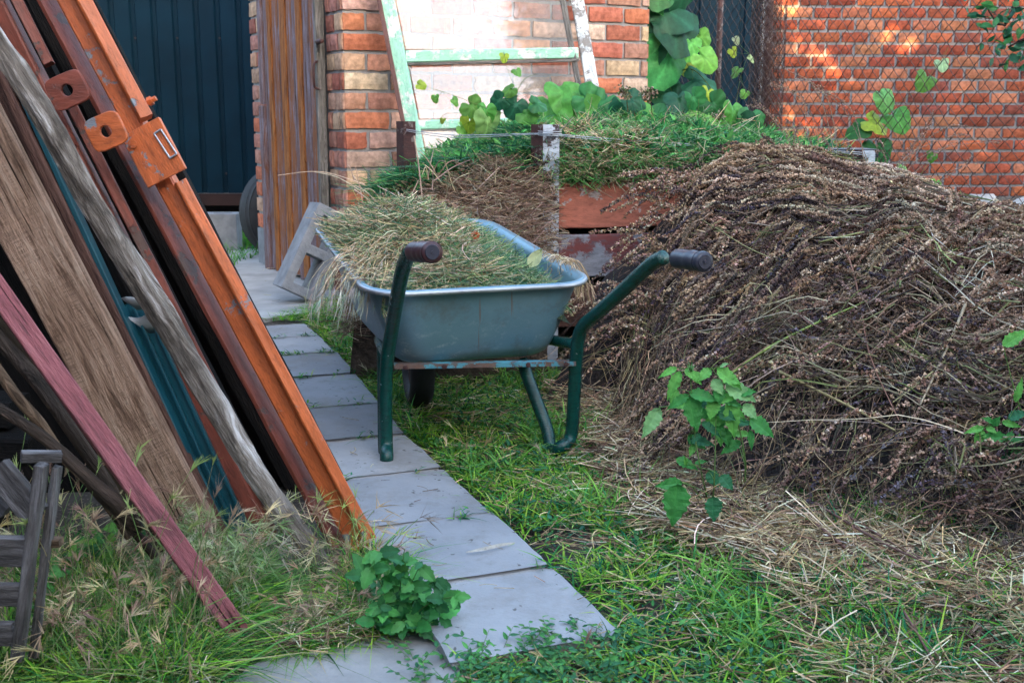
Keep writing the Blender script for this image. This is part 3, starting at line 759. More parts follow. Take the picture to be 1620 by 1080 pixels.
# frame tubes
YL, YR = 3.17, 3.26
def gz(px, py): return G(px, py, .02)
lf = gz(612, 734); rf_ = gz(884, 718)
back = ayv
Lt = [P(683, 398, 2.70), P(662, 397, 2.75), P(651, 398, 2.80), P(641, 415, 2.86), P(632, 450, 2.93), P(620, 520, 3.08), P(612, 575, 3.13), P(610, 640, 3.15), P(611, 700, 3.16), lf + Vector((0, 0, .02)), lf + ayv * .04 + axv * .006 + Vector((0, 0, -.005)), lf + ayv * .10 + axv * .016 + Vector((0, 0, .03)), lf + ayv * .14 + axv * .026 + Vector((0, 0, .14)), lf + ayv * .20 + axv * .04 + Vector((0, 0, .31))]
Rt = [P(1110, 413, 2.80), P(1075, 407, 2.86), P(1050, 407, 2.90), P(1030, 418, 2.94), P(990, 455, 3.02), P(945, 496, 3.12), P(920, 520, 3.19), P(912, 560, 3.22), P(908, 630, 3.24), P(903, 690, 3.25), rf_ + Vector((.006, 0, .022)), rf_ + ayv * .05 + Vector((-.004, 0, -.004)), rf_ + ayv * .10 + Vector((0, 0, .05)), P(835, 600, 3.36) + Vector((0, .03, 0)), P(828, 575, 3.40) + Vector((0, .03, 0))]
RT = .0195
obj('handle_tube', *tube_path(Lt[2:], RT, 16, sub=5), M['greentube'], wbar, True)
obj('handle_tube', *tube_path(Rt[2:], RT, 16, sub=5), M['greentube'], wbar, True)
def grip(a, b_, m):
    a = Vector(a); b_ = Vector(b_); d = (b_ - a); L = d.length; d.normalize()
    pts = []; rad = []
    for t_, r_ in ((-.008, .0205), (0, .0245), (.02, .025), (.05, .024), (.07, .0262), (.09, .024), (.11, .0262), (.13, .024), (.15, .0262), (L - .012, .0255), (L - .002, .0262), (L + .005, .0245)):
        if t_ <= L + .006 and (not pts or (a + d * t_ - pts[-1]).length > .001): pts.append(a + d * t_); rad.append(r_)
    V1, F1 = tube_path(pts, .025, 20, True, rad, 2)
    g = obj('grip', V1, F1, m, wbar, True)
    e = pts[-1]; V2, F2 = tube_path([e - d * .001, e + d * .0022], .018, 20, True, [.019, .017], 1)
    V3, F3 = tube_path([e, e + d * .005], .004, 10, True, None, 1)
    obj('end_cap', *join((V2, F2), (V3, F3)), M['grip'], g, False)
dl = (Lt[0] - Lt[2]).normalized(); grip(P(655, 398, 2.79), P(683, 399, 2.655), M['gripred'])
grip(P(1072, 409, 2.865), P(1113, 414, 2.755), M['grip'])
# upper frame rails running forward under the tray to the wheel
wc = G(660, 650, 0); wc = Vector((wc.x, wc.y + .05, .175))
for s_, st in ((-1, P(612, 560, 3.13)), (1, P(914, 545, 3.215))):
    pts = [st, cen + axv * .22 * s_ + ayv * -.1 + Vector((0, 0, .30)), cen + axv * .17 * s_ + ayv * .12 + Vector((0, 0, .27)), wc + axv * .075 * s_ + ayv * .0 + Vector((0, 0, .02))]
    obj('fork_tube', *tube_path(pts, .016, 12, sub=6), M['greentube'], wbar, True)
# flat brace between the legs
ba, bb_ = P(624, 578, 3.13), P(911, 573, 3.205)
u = (bb_ - ba); uz = Vector((0, 0, 1)); un = u.normalized(); dn = un.cross(uz).normalized()
o = obj('cross_brace', *join(box8(ba - dn * -.0 + Vector((0, 0, -.006)), u, -dn * .05, Vector((0, 0, .004))), box8(ba + Vector((0, 0, -.010)) + dn * .003, u, -dn * .003, Vector((0, 0, .013)))), M['bracepaint'], wbar)
for q_, dr_ in ((ba + un * .03, 1), (bb_ - un * .03, -1), (ba + un * .14, 1), (bb_ - un * .14, -1)):
    obj('bolt', *join(tube_path([q_ + dn * .0 + Vector((0, 0, -.004)), q_ + dn * .010 + Vector((0, 0, -.004))], .0075, 6, True, None, 1), tube_path([q_ + Vector((0, 0, -.004)), q_ + dn * .015 + Vector((0, 0, -.004))], .004, 8, True, None, 1)), M['rust'], wbar)
# wheel
whe = bpy.data.objects.new('wheel', None); whe.location = wc; link(whe); whe.parent = wbar; whe.matrix_parent_inverse = pw(wbar).inverted()
def torus_part(Rr, prof, c, ax, seg=40):
    e1 = Vector((0, 0, 1)); e2 = ax.cross(e1).normalized(); V = []; Fc = []; k = len(prof)
    for i in range(seg):
        a = 2 * math.pi * i / seg; rd = e1 * math.cos(a) + e2 * math.sin(a)
        for (dr, da) in prof: V.append(c + rd * (Rr + dr) + ax * da)
    for i in range(seg):
        for j in range(k): Fc.append((i * k + j, i * k + (j + 1) % k, ((i + 1) % seg) * k + (j + 1) % k, ((i + 1) % seg) * k + j))
    return V, Fc
wax = (axv + ayv * -.12).normalized()
prof = [(.038 * math.cos(a) * (1 + .06 * (i % 2)), .042 * math.sin(a)) for i, a in enumerate(np.linspace(0, 2 * math.pi, 16, endpoint=False))]
obj('tyre', *torus_part(.135, prof, wc, wax), M['rubber'], whe, True)
obj('hub', *join(torus_part(.10, [(0, .025), (.0, -.025), (-.012, -.02), (-.012, .02)], wc, wax, 28), tube_path([wc - wax * .085, wc + wax * .085], .012, 10, sub=1), *[tube_path([wc, wc + (Vector((0, 0, 1)) * math.cos(a) + wax.cross(Vector((0, 0, 1))) * math.sin(a)) * .1], .008, 6, sub=1) for a in np.linspace(0, 2 * math.pi, 6)[:-1]]), M['rust'], whe, True)

# ================================================================== CONCRETE BLOCKS, TYRE
def hollow_block(name, Mx, L=.39, Wd=.19, Hh=.19, m=None, holes=2, depth=1.0):
    """hollow concrete block with cells open through the face"""
    bm = bmesh.new(); wall = .05
    nxs = [-L/2]; cw = (L - wall * (holes + 1)) / holes
    for h_ in range(holes): nxs += [-L/2 + wall + h_ * (cw + wall), -L/2 + wall + h_ * (cw + wall) + cw]
    nxs.append(L/2); nys = [-Wd/2, -Wd/2 + wall, Wd/2 - wall, Wd/2]
    def cell(i, j): return j == 1 and i % 2 == 1
    grid = {}
    for lv, z in enumerate((0, Hh)):
        for i, x in enumerate(nxs):
            for j, y in enumerate(nys): grid[(lv, i, j)] = bm.verts.new((x, y, z - Hh/2))
    for i in range(len(nxs) - 1):
        for j in range(3):
            if not cell(i, j):
                bm.faces.new([grid[(1, i, j)], grid[(1, i+1, j)], grid[(1, i+1, j+1)], grid[(1, i, j+1)]])
                bm.faces.new([grid[(0, i, j+1)], grid[(0, i+1, j+1)], grid[(0, i+1, j)], grid[(0, i, j)]])
            for (di, dj, e) in ((0, -1, ((i, j), (i+1, j))), (1, 0, ((i+1, j), (i+1, j+1))), (0, 1, ((i+1, j+1), (i, j+1))), (-1, 0, ((i, j+1), (i, j)))):
                ni, nj = i + di, j + dj; outside = ni < 0 or nj < 0 or ni >= len(nxs) - 1 or nj >= 3
                if (not cell(i, j)) and (outside or cell(ni, nj)):
                    (a1, b1), (a2, b2) = e
                    bm.faces.new([grid[(0, a1, b1)], grid[(0, a2, b2)], grid[(1, a2, b2)], grid[(1, a1, b1)]])
    bmesh.ops.recalc_face_normals(bm, faces=bm.faces)
    me = bpy.data.meshes.new(name); bm.to_mesh(me); bm.free(); me.materials.append(m)
    o = bpy.data.objects.new(name, me); C.objects.link(o); o.matrix_basis = Mx; bevel(o, .004, 2); return o
# leaning block: long axis from lower left to upper right, hollow face turned to the right
cB = P(494, 398, 6.08)
xa = (P(560, 330, 5.0) - P(467, 462, 4.7)); 
ex = (P(506, 320, 6.14) - P(446, 452, 6.02)).normalized()
ez = Vector((.42, -.90, .05)); ez = (ez - ex * ez.dot(ex)).normalized(); ey = ez.cross(ex)
Mx = Matrix((ex, ey, ez)).transposed().to_4x4(); Mx.translation = cB
tag(hollow_block('concrete_block', Mx, .49, .20, .19, M['block']), 'grey hollow concrete block tilted on end between the plank door and the wheelbarrow', 'block', 'hollow concrete blocks')
c2 = G(345, 398); Mx = Matrix.Translation((c2.x - .06, c2.y + .06, .13)) @ Matrix.Rotation(R_(2), 4, 'Z')
tag(hollow_block('concrete_block', Mx, .42, .20, .30, M['block']), 'grey hollow concrete block standing in grass before the blue fence', 'block', 'hollow concrete blocks')
tc = P(438, 330, 8.25); tc.z = .30
profT = [(.10 * math.cos(a), .10 * math.sin(a) * (1.0)) for a in np.linspace(0, 2 * math.pi, 18, endpoint=False)]
ty = empty('old_tyre', (tc.x, tc.y, 0), 'old black car tyre standing on edge behind the brick shed corner', 'tyre')
obj('tyre_body', *torus_part(.22, profT, Vector((tc.x + .02, tc.y, .31)), Vector((.75, -.66, 0)).normalized(), 48), M['rubber'], ty, True)
trd = []
for ring_a in (-.05, -.018, .018, .05): trd.append(torus_part(.318 - abs(ring_a) * .25, [(.004, ring_a - .008), (.004, ring_a + .008), (-.01, ring_a + .008), (-.01, ring_a - .008)], Vector((tc.x + .02, tc.y, .31)), Vector((.75, -.66, 0)).normalized(), 48))
obj('tread', *join(*trd), M['rubber'], ty)

# ================================================================== LEANING TIMBER PILE
def lean(name, pa, Ya, pb, Yb, wd, th, m, label, cat, roll=0, rough=.0015, group=None, seg=30, round_=.12, taper=1.0, ext=0.0):
    a = P(*pa, Ya); b_ = P(*pb, Yb); d = (b_ - a).normalized()
    o = beam(name, a, b_ + d * ext, wd, th, m, None, roll, seg, rough, round_, taper)
    return tag(o, label, cat, group) if label else o
GT = 'old timbers leaning in the pile'
# near-black boards as painted shade behind the pile (bottom first, then top)
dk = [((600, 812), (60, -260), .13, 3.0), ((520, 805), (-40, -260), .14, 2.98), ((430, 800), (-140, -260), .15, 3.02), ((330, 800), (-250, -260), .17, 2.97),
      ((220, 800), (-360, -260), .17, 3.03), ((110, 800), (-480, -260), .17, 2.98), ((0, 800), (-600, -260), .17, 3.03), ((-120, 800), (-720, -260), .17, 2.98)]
BL = ['nearly black board directly behind the bright orange rail', 'nearly black board filling the gap between the grey pole foot and the orange rail', 'nearly black board just behind the dull red brown rail', 'nearly black board behind the teal sheet and the grey pole', 'nearly black board seen between the wide rough board and the pink beam', 'nearly black board behind the branches and the olive board', 'nearly black board behind the left end of the branches', 'nearly black board at the left edge above the broken crate']
for i, (pa, pb, wd, Y) in enumerate(dk):
    if i == 0: pa = (503, 800); pb = (-78, -260); wd = .10
    o = lean('dark_backdrop_board', pa, Y, pb, Y - .02, wd * 1.12, .025, M['black'], BL[i], 'board', group='near-black backdrop boards behind the pile', rough=.004)
# narrow black battens showing between the two steel rails
for pa, pb, Y, lb in (((455, 835), (40, 40), 2.82, 'right one of the two thin black battens between the painted steel rails'), ((430, 830), (20, 0), 2.85, 'left one of the two thin black battens between the painted steel rails')):
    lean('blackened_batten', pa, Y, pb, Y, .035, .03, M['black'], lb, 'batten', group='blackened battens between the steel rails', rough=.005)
# rail A : orange, with flange, joint plate, lug and keeper
def rail(name, label, pa, Ya, pb, Yb, m, body_w, flange_w, gapd):
    a, b_ = P(*pa, Ya), P(*pb, Yb); d = (b_ - a).normalized()
    root = empty(name, a, label, 'steel rail', 'painted steel rails leaning in the pile')
    side = d.cross(Vector((0, 1, 0))).normalized()
    if side.x < 0: side = -side
    return root, a, b_, d, side
pA0, pA1 = (575, 868), (66, -90)
root, a, b_, d, sd_ = rail('steel_rail', 'bright orange painted steel rail with joint plate and drilled lug, rightmost of the leaning pile', pA0, 2.53, pA1, 2.62, M['orange'], .045, .02, .0)
fr = sd_.cross(d).normalized(); fr = -fr if fr.y > 0 else fr      # towards the camera
def AT(py, ox, oy): 
    """point on rail A at image height py, offset ox across and oy towards the camera"""
    t_ = (866 - py) / 956.0
    return P(pA0[0] + (pA1[0] - pA0[0]) * t_, py, 2.53 + .09 * t_) + sd_ * ox + fr * oy
def seg_(name, y0, y1, ox, oy, wd, th, roll=0, m='orange', pr=None, rough=.0012):
    return beam(name, AT(y0, ox, oy), AT(y1, ox, oy), wd, th, M[m], pr or root, roll, 36, rough, .10)
seg_('web', 866, -90, -.012, -.026, .042, .05, R_(0))
seg_('flange', 868, 296, .024, .006, .026, .05, R_(24))
seg_('flange', 196, -90, .024, .008, .030, .05, R_(24))
seg_('inner_flange', 860, -90, -.062, -.055, .012, .06, R_(-30), 'redbrown')
pl = seg_('joint_plate', 284, 205, .008, .022, .098, .012, 0, 'orange'); bevel(pl, .003)
for py in (222,):
    c = AT(py, -.022, .030); obj('screw', *tube_path([c, c + fr * .003], .0085, 14, True, None, 1), M['orange'], root)
k0, k1 = AT(262, .046, .032), AT(222, .040, .032)
kd = (k1 - k0).normalized(); ks = kd.cross(fr)
loop = [k0 - ks * .009, k1 - ks * .009, k1 + ks * .009, k0 + ks * .009, k0 - ks * .009]
obj('keeper', *join(*[tube_path([loop[i], loop[i + 1]], .0022, 6, True, None, 1) for i in range(4)]), M['galv'], root)
c = AT(176, .036, .0); obj('bolt', *join(tube_path([c, c + sd_ * .028], .006, 6, True, None, 1), tube_path([c + sd_ * .008, c + sd_ * .018], .0105, 6, True, None, 1)), M['orange'], root)
def lug(name, c, ax1, ax2, w1, w2, hole, th, m, parent, nrm_):
    """rounded plate with a round hole through it"""
    n_ = 48; outer = []; inner_ = []
    for i in range(n_):
        a_ = 2 * math.pi * i / n_; cx, sx = math.cos(a_), math.sin(a_)
        e = 5.0; r_ = (abs(cx / w1) ** e + abs(sx / w2) ** e) ** (-1 / e)
        outer.append(c + ax1 * cx * r_ + ax2 * sx * r_); inner_.append(c + ax1 * cx * hole + ax2 * sx * hole)
    V = [p + nrm_ * th for p in outer] + [p + nrm_ * th for p in inner_] + [p for p in outer] + [p for p in inner_]
    F_ = []
    for i in range(n_):
        j = (i + 1) % n_
        F_ += [(i, j, n_ + j, n_ + i), (2*n_ + j, 2*n_ + i, 3*n_ + i, 3*n_ + j), (i, 2*n_ + i, 2*n_ + j, j), (n_ + i, n_ + j, 3*n_ + j, 3*n_ + i)]
    o = obj(name, V, F_, m, parent); bevel(o, .002, 2); return o
dd = d; l1 = P(170, 208, 2.50); ax1 = (P(200, 190, 2.5) - P(140, 216, 2.5)).normalized(); ax2 = ax1.cross(Vector((0, 1, 0))).normalized()
lug('lug', l1, ax1, ax2, .040, .037, .0125, .012, M['orange'], root, Vector((0, -1, 0)))
# rail B : dull red brown
pB0, pB1 = (425, 850), (-52, -90)
rootB = empty('steel_rail', P(*pB0, 2.60), 'dull red brown steel rail with drilled lug, partly behind the grey pole', 'steel rail', 'painted steel rails leaning in the pile')
def BT(py, ox, oy):
    t_ = (850 - py) / 940.0
    return P(pB0[0] + (pB1[0] - pB0[0]) * t_, py, 2.60 + .04 * t_) + sd_ * ox + fr * oy
def segB(name, y0, y1, ox, oy, wd, th, roll=0, m='redbrown'):
    return beam(name, BT(y0, ox, oy), BT(y1, ox, oy), wd, th, M[m], rootB, roll, 30, .001, .1)
segB('web', 850, -90, 0, 0, .040, .05)
segB('flange', 118, -90, .046, .01, .022, .04, R_(15))
segB('flange', 850, 178, .046, .0, .022, .04, R_(15))
segB('joint_plate', 238, 180, .004, .03, .048, .01)
for py in (193, 233):
    c = BT(py, .006, .036); obj('screw', *tube_path([c, c + fr * .003], .007, 14, True, None, 1), M['redbrown'], rootB)
l2 = P(109, 143, 2.54); lug('lug', l2, ax1, ax2, .043, .036, .0125, .012, M['redbrown'], rootB, Vector((0, -1, 0)))
# orange painted strip low beside the teal sheet
# boards
lean('rough_board', (300, 842), 2.50, (-224, -150), 2.46, .135, .03, M['board'], 'wide rough sawn brown board with knots, between pink beam and grey pole', 'board', rough=.002, group=GT)
lean('red_brown_board', (344, 850), 2.54, (-142, -150), 2.52, .050, .03, M['boarddark'], 'narrow dark red brown board just right of the wide rough board', 'board', rough=.001, group=GT)
lean('steel_strip', (355, 845), 2.55, (-102, -150), 2.53, .012, .03, M['teal'], 'thin dark teal steel strip right of the narrow red brown board', 'steel strip', rough=.0)
# teal sheet, ribbed
ts = empty('teal_sheet', P(350, 840, 2.66), 'teal painted ribbed metal sheet leaning between rough board and grey pole', 'metal sheet')
for (pa, pb, wd, th, nm, oY) in (((384, 860), (208, 478), .064, .003, 'sheet', 2.575), ((364, 850), (196, 486), .010, .014, 'rib', 2.566), ((378, 850), (212, 486), .006, .010, 'rib', 2.566), ((402, 855), (232, 486), .007, .012, 'rib', 2.566)):
    beam(nm, P(*pa, oY), P(*pb, oY), wd, th, M['teal'], ts, 0, 12, .0)
# curled scrap of galvanised sheet
cs = []
for i in range(14):
    a_ = -2.6 + i * .36
    q0 = P(208, 478, 2.53) + Vector((.035 * math.cos(a_), -.02 * math.sin(a_), .028 * math.sin(a_) - .012))
    cs.append((q0, q0 + Vector((.05, .03, -.05)) * (1 - .03 * i)))
V = [p for q in cs for p in q]; o = obj('scrap_sheet', V, [(2*i, 2*i+1, 2*i+3, 2*i+2) for i in range(13)], M['galv'], None, True)
o.modifiers.new('s', 'SOLIDIFY').thickness = .0015; tag(o, 'small curled scrap of grey sheet metal tucked behind the grey pole', 'metal scrap')
# grey pole: split round pole
def pole_mesh(name, pts, radii, m, label, cat, group=None, k=18, bump=.004, flat=1.0, parent=None):
    pts = [Vector(p) for p in pts]; a, e = pts[0], pts[-1]; x = (e - a).normalized(); y = x.cross(Vector((0, 1, 0))).normalized(); z = x.cross(y)
    Mx = Matrix((x, y, z)).transposed().to_4x4(); Mx.translation = a; inv = Mx.inverted()
    V, F_ = tube_path([inv @ p for p in pts], 1, k, True, radii, 10)
    s0 = random.random() * 50; out = []
    for v in V:
        n_ = noise.noise(Vector((v.x * 6, v.y * 60, v.z * 60 + s0))) + .5 * noise.noise(Vector((v.x * 30, v.y * 120, v.z * 120 + s0)))
        dv = Vector((0, v.y, v.z)); dv = dv.normalized() if dv.length > 1e-6 else dv
        out.append(Vector((v.x, v.y, v.z * flat)) + dv * n_ * bump)
    o = obj(name, out, F_, m, parent, False); o.matrix_basis = Mx
    if label: tag(o, label, cat, group)
    return o
pole_mesh('grey_pole', [P(517, 916, 2.33), P(484, 862, 2.335), P(428, 780, 2.34), P(370, 692, 2.35), P(265, 512, 2.36), P(160, 345, 2.37), P(60, 168, 2.38), P(-10, 62, 2.39), P(-120, -110, 2.4)],
          [.022, .0245, .025, .026, .028, .027, .026, .026, .026], M['greywood'], 'long silvery grey weathered pole leaning across the front of the pile', 'pole', GT, 22, .006, .75)
lean('pink_beam', (401, 1034), 2.0, (-130, 282), 2.13, .040, .030, M['pink'], 'faded pink painted beam, frontmost of the leaning timbers, foot in the grass', 'beam', roll=R_(32), group=GT, rough=.0012, round_=.08)
lean('olive_board', (300, 905), 2.22, (-130, 300), 2.24, .046, .02, M['tan'], 'dark olive brown board half hidden behind the pink beam', 'board', group=GT, rough=.001)
# branches
BRP = 'rough branches leaning in the pile'
pole_mesh('branch', [P(215, 835, 2.2), P(170, 765, 2.18), P(120, 690, 2.18), P(60, 605, 2.2), P(20, 560, 2.22), P(-60, 470, 2.22)], [.012, .013, .014, .015, .015, .014], M['bark'], 'thick dark bark covered branch just left of the olive brown board', 'branch', BRP, 10, .003)
pole_mesh('branch', [P(205, 850, 2.12), P(150, 775, 2.1), P(100, 722, 2.1), P(62, 668, 2.1), P(25, 625, 2.1), P(-30, 545, 2.12)], [.006, .008, .010, .011, .011, .011], M['barklight'], 'pale brown knotty branch between the two dark branches', 'branch', BRP, 10, .0035)
pole_mesh('branch', [P(215, 838, 2.06), P(192, 800, 2.04), P(150, 765, 2.04), P(85, 705, 2.04), P(40, 672, 2.04), P(-40, 622, 2.06)], [.017, .016, .012, .011, .011, .012], M['bark'], 'dark branch lying lowest, thick at its foot, above the old crate', 'branch', BRP, 10, .003)
pole_mesh('branch', [P(245, 880, 2.08), P(195, 820, 2.07), P(160, 785, 2.06), P(140, 760, 2.06)], [.008, .010, .011, .009], M['bark'], 'short grey branch stub below the thick dark branch foot', 'branch', BRP, 10, .003)
# old crate at lower left
cr = empty('broken_crate', G(40, 1010), 'broken grey weathered wooden crate in the grass at the foot of the branches', 'crate')
YC = 1.78
beam('slat', P(-60, 870, YC), P(44, 872, YC), .052, .014, M['cratewood'], cr, 0, 10, .002)
beam('slat', P(-60, 938, YC), P(34, 940, YC), .040, .014, M['cratewood'], cr, 0, 10, .002)
beam('slat', P(-60, 1000, YC), P(22, 1002, YC), .042, .014, M['cratewood'], cr, 0, 10, .002)
beam('corner_post', P(28, 1040, YC - .01), P(66, 735, YC - .02), .019, .02, M['cratewood'], cr, 0, 14, .0025)
beam('corner_post', P(52, 1040, YC + .05), P(90, 738, YC + .05), .012, .02, M['cratewood'], cr, 0, 14, .0025)
beam('top_bar', P(34, 722, YC + .02), P(97, 722, YC + .05), .018, .02, M['cratewood'], cr, 0, 8, .001)
beam('broken_slat', P(58, 815, YC + .0), P(-5, 740, YC + .02), .046, .02, M['cratewood'], cr, 0, 10, .002)
beam('broken_slat', P(-40, 742, YC + .12), P(18, 800, YC + .1), .05, .02, M['cratewood'], cr, 0, 10, .002)
beam('slat_end', P(66, 857, YC + .06), P(97, 857, YC + .06), .014, .02, M['barklight'], cr, 0, 6, .001)
for i, (pa, pb) in enumerate((((-60, 790), (30, 800)), ((-80, 700), (60, 705)), ((-80, 640), (30, 650)))):
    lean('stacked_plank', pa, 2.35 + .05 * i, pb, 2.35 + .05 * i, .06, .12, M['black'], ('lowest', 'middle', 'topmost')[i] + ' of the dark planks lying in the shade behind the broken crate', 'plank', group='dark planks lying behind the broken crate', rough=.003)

# ================================================================== VEGETATION SHAPES
def leaf_shape(L=1.0, Wd=.5, nl=7, nw=4, serr=0.0, fold=.12, droop=.25, pleat=.0, cup=0.0, profile=None):
    """a leaf in local axes: x along midrib, y across, z up"""
    V = []; sh = []
    for i in range(nl + 1):
        t_ = i / nl; w_ = (profile(t_) if profile else math.sin(math.pi * min(1, t_ ** .75)) ** .9) * Wd * .5
        for j in range(-nw, nw + 1):
            s = j / nw; y = s * w_; z = abs(s) * fold * Wd - droop * L * t_ * t_ + pleat * math.sin(abs(s) * 2 + t_ * 22) * (abs(s)) * Wd
            e = 1 + serr * ((i % 2) - .5) * (abs(s) ** 4)
            V.append((t_ * L - abs(s) * .0, y * e, z)); sh.append(1.0 if j else 1.12)
    m_ = 2 * nw + 1
    Q = [(i * m_ + j, i * m_ + j + 1, (i + 1) * m_ + j + 1, (i + 1) * m_ + j) for i in range(nl) for j in range(m_ - 1)]
    return np.array(V), np.array(Q), np.zeros((0, 3), int), np.array(sh)
def heart_leaf(dish=.12, seed=0, lobes=0.0):
    """round heart shaped leaf with wavy rim, stalk at origin, tip toward +x; radius about .5"""
    rs_ = [0, .25, .5, .75, .92, 1.0]; K = 36; V = [(0, 0, 0)]; sh = [1.1]
    r0 = np.random.default_rng(seed)
    for ri in rs_[1:]:
        for k in range(K):
            a = 2 * math.pi * k / K
            rad = .50 + .06 * math.cos(a) - .27 * math.exp(-((abs(a - math.pi)) / .22) ** 2) * 1 + .05 * math.cos(3 * a) * 1 + .05 * math.exp(-(min(a, 2 * math.pi - a) / .35) ** 2)
            rad *= 1 + (.025 * math.sin(a * 12 + seed) + lobes * abs(math.sin(2.5 * a))) * ri
            z = dish * ri * ri * math.cos(2 * a + seed) * .9 - dish * 1.3 * ri * ri + .030 * math.sin(a * 7 + ri * 3 + seed) * ri * ri
            vein = abs(math.sin(a * 3.5)) ** .5
            V.append((.12 + rad * ri * math.cos(a), rad * ri * math.sin(a), z + .03 * vein * ri)); sh.append(.86 + .42 * (1 - vein) ** 2)
    T = [(0, 1 + k, 1 + (k + 1) % K) for k in range(K)]; Q = []
    for r_ in range(len(rs_) - 2):
        o_ = 1 + r_ * K
        Q += [(o_ + k, o_ + K + k, o_ + K + (k + 1) % K, o_ + (k + 1) % K) for k in range(K)]
    return np.array(V), np.array(Q), np.array(T), np.array(sh)

GRC = [(.06, .23, .018), (.11, .31, .02), (.03, .19, .04), (.18, .38, .025), (.015, .07, .012), (.28, .44, .05)]
TEAL = [(.015, .13, .06), (.02, .18, .075), (.012, .09, .04)]
STC = [(.42, .31, .18), (.56, .44, .26), (.26, .18, .10), (.46, .32, .18), (.16, .10, .065), (.66, .56, .40)]

def in_poly(x, y, poly):
    inside = np.zeros(len(x), bool); n_ = len(poly); j = n_ - 1
    for i in range(n_):
        xi, yi = poly[i]; xj, yj = poly[j]
        c_ = ((yi > y) != (yj > y)) & (x < (xj - xi) * (y - yi) / (yj - yi + 1e-12) + xi)
        inside ^= c_; j = i
    return inside
def gpoly(px): return [(G(*p).x, G(*p).y) for p in px]
def sample(poly, N):
    xs_ = [p[0] for p in poly]; ys_ = [p[1] for p in poly]; out = np.zeros((0, 2))
    while len(out) < N:
        q = rng.uniform((min(xs_), min(ys_)), (max(xs_), max(ys_)), (N * 2, 2)); out = np.vstack([out, q[in_poly(q[:, 0], q[:, 1], poly)]])
    return out[:N]
path_poly = gpoly([(740, 1062), (998, 1008), (880, 895), (785, 810), (706, 740), (646, 686), (604, 636), (567, 590), (535, 557), (505, 530), (484, 509), (380, 509), (440, 690), (690, 990)])
def clump_noise(xy, s, seed): return np.array([noise.noise(Vector((x * s, y * s, seed))) for x, y in xy])

def blades(b, xy, h, wd, bend, cols, lay=0.0, z0=0.0, S=5, jit=.15):
    """grass blades rooted at xy"""
    N = len(xy); th = rng.uniform(0, 2 * np.pi, N); dirv = np.stack([np.cos(th), np.sin(th), np.zeros(N)], 1)
    side = np.stack([-np.sin(th), np.cos(th), np.zeros(N)], 1)
    side = nrm(side + rng.normal(size=(N, 3)) * .3)
    t_ = np.linspace(0, 1, S)[None, :]
    hh = h * rng.uniform(.55, 1.25, N); bd = bend * rng.uniform(.3, 1.6, N); tilt = rng.uniform(0, .5 + lay, N)
    horiz = hh[:, None] * (tilt[:, None] * t_ + bd[:, None] * t_ ** 2)
    vert = hh[:, None] * (t_ * (1 - .0 * lay) - bd[:, None] * .55 * t_ ** 2.2) * (1 - .6 * lay * rng.uniform(0, 1, N)[:, None])
    Pt = np.zeros((N, S, 3)); Pt[:, :, :2] = xy[:, None, :] + dirv[:, None, :2] * horiz[:, :, None]; Pt[:, :, 2] = z0 + np.maximum(vert, .002)
    W_ = wd * rng.uniform(.6, 1.4, N)[:, None] * np.clip(1.15 - t_ ** 1.5 * 1.12, .04, 1)
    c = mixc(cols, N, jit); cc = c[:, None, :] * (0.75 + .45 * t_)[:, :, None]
    ribbons(b, Pt, W_, side, cc); return Pt
def litter(b, xy, L, r, cols, z0=0.0, zt=.03, curve=.3, k=3, tilt=.15, S=5, clamp=None):
    """dead stems lying about"""
    N = len(xy); th = rng.uniform(0, 2 * np.pi, N); d = np.stack([np.cos(th), np.sin(th), rng.normal(size=N) * tilt], 1); sd2 = np.stack([-np.sin(th), np.cos(th), np.zeros(N)], 1)
    t_ = np.linspace(-.5, .5, S)[None, :]; LL = L * rng.uniform(.4, 1.5, N)
    Pt = np.zeros((N, S, 3)); Pt[:, :, :2] = xy[:, None, :]
    zz = (z0 if np.isscalar(z0) else z0[:, None]) + rng.uniform(0, zt, N)[:, None]
    Pt[:, :, 2] = zz
    Pt += d[:, None, :] * (t_ * LL[:, None])[:, :, None] + sd2[:, None, :] * ((t_ ** 2) * (curve * rng.normal(size=N) * LL)[:, None])[:, :, None]
    Pt[:, :, 2] += (rng.normal(size=(N, 1)) * .15) * LL[:, None] * (t_ ** 2 - .1)
    Pt[:, :, 2] = np.maximum(Pt[:, :, 2], .004)
    if clamp: Pt = clamp(Pt)
    tubes(b, Pt, np.full((N, S), 1.0) * (r * rng.uniform(.6, 1.4, N))[:, None], mixc(cols, N, .2), k)

# ---------------- right hand grass
lawn = gpoly([(1010, 1130), (735, 1120), (742, 1065), (1000, 1010), (880, 895), (785, 810), (706, 740), (646, 686), (604, 636), (567, 590), (535, 557), (505, 530), (484, 509), (520, 480), (600, 470), (700, 560), (900, 600), (960, 690), (1010, 790), (1130, 850), (1310, 890), (1440, 1000), (1530, 1130)])
b = Batch()
xy = sample(lawn, 24000); cn = clump_noise(xy, 4.5, 1.0); keep = cn > rng.uniform(-.55, .15, len(xy)); xy = xy[keep]
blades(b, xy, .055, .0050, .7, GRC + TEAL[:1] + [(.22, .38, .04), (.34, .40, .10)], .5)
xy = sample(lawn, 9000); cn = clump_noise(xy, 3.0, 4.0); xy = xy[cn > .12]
blades(b, xy, .095, .0055, .6, [(.12, .30, .04), (.18, .36, .06), (.06, .22, .06)], .2)
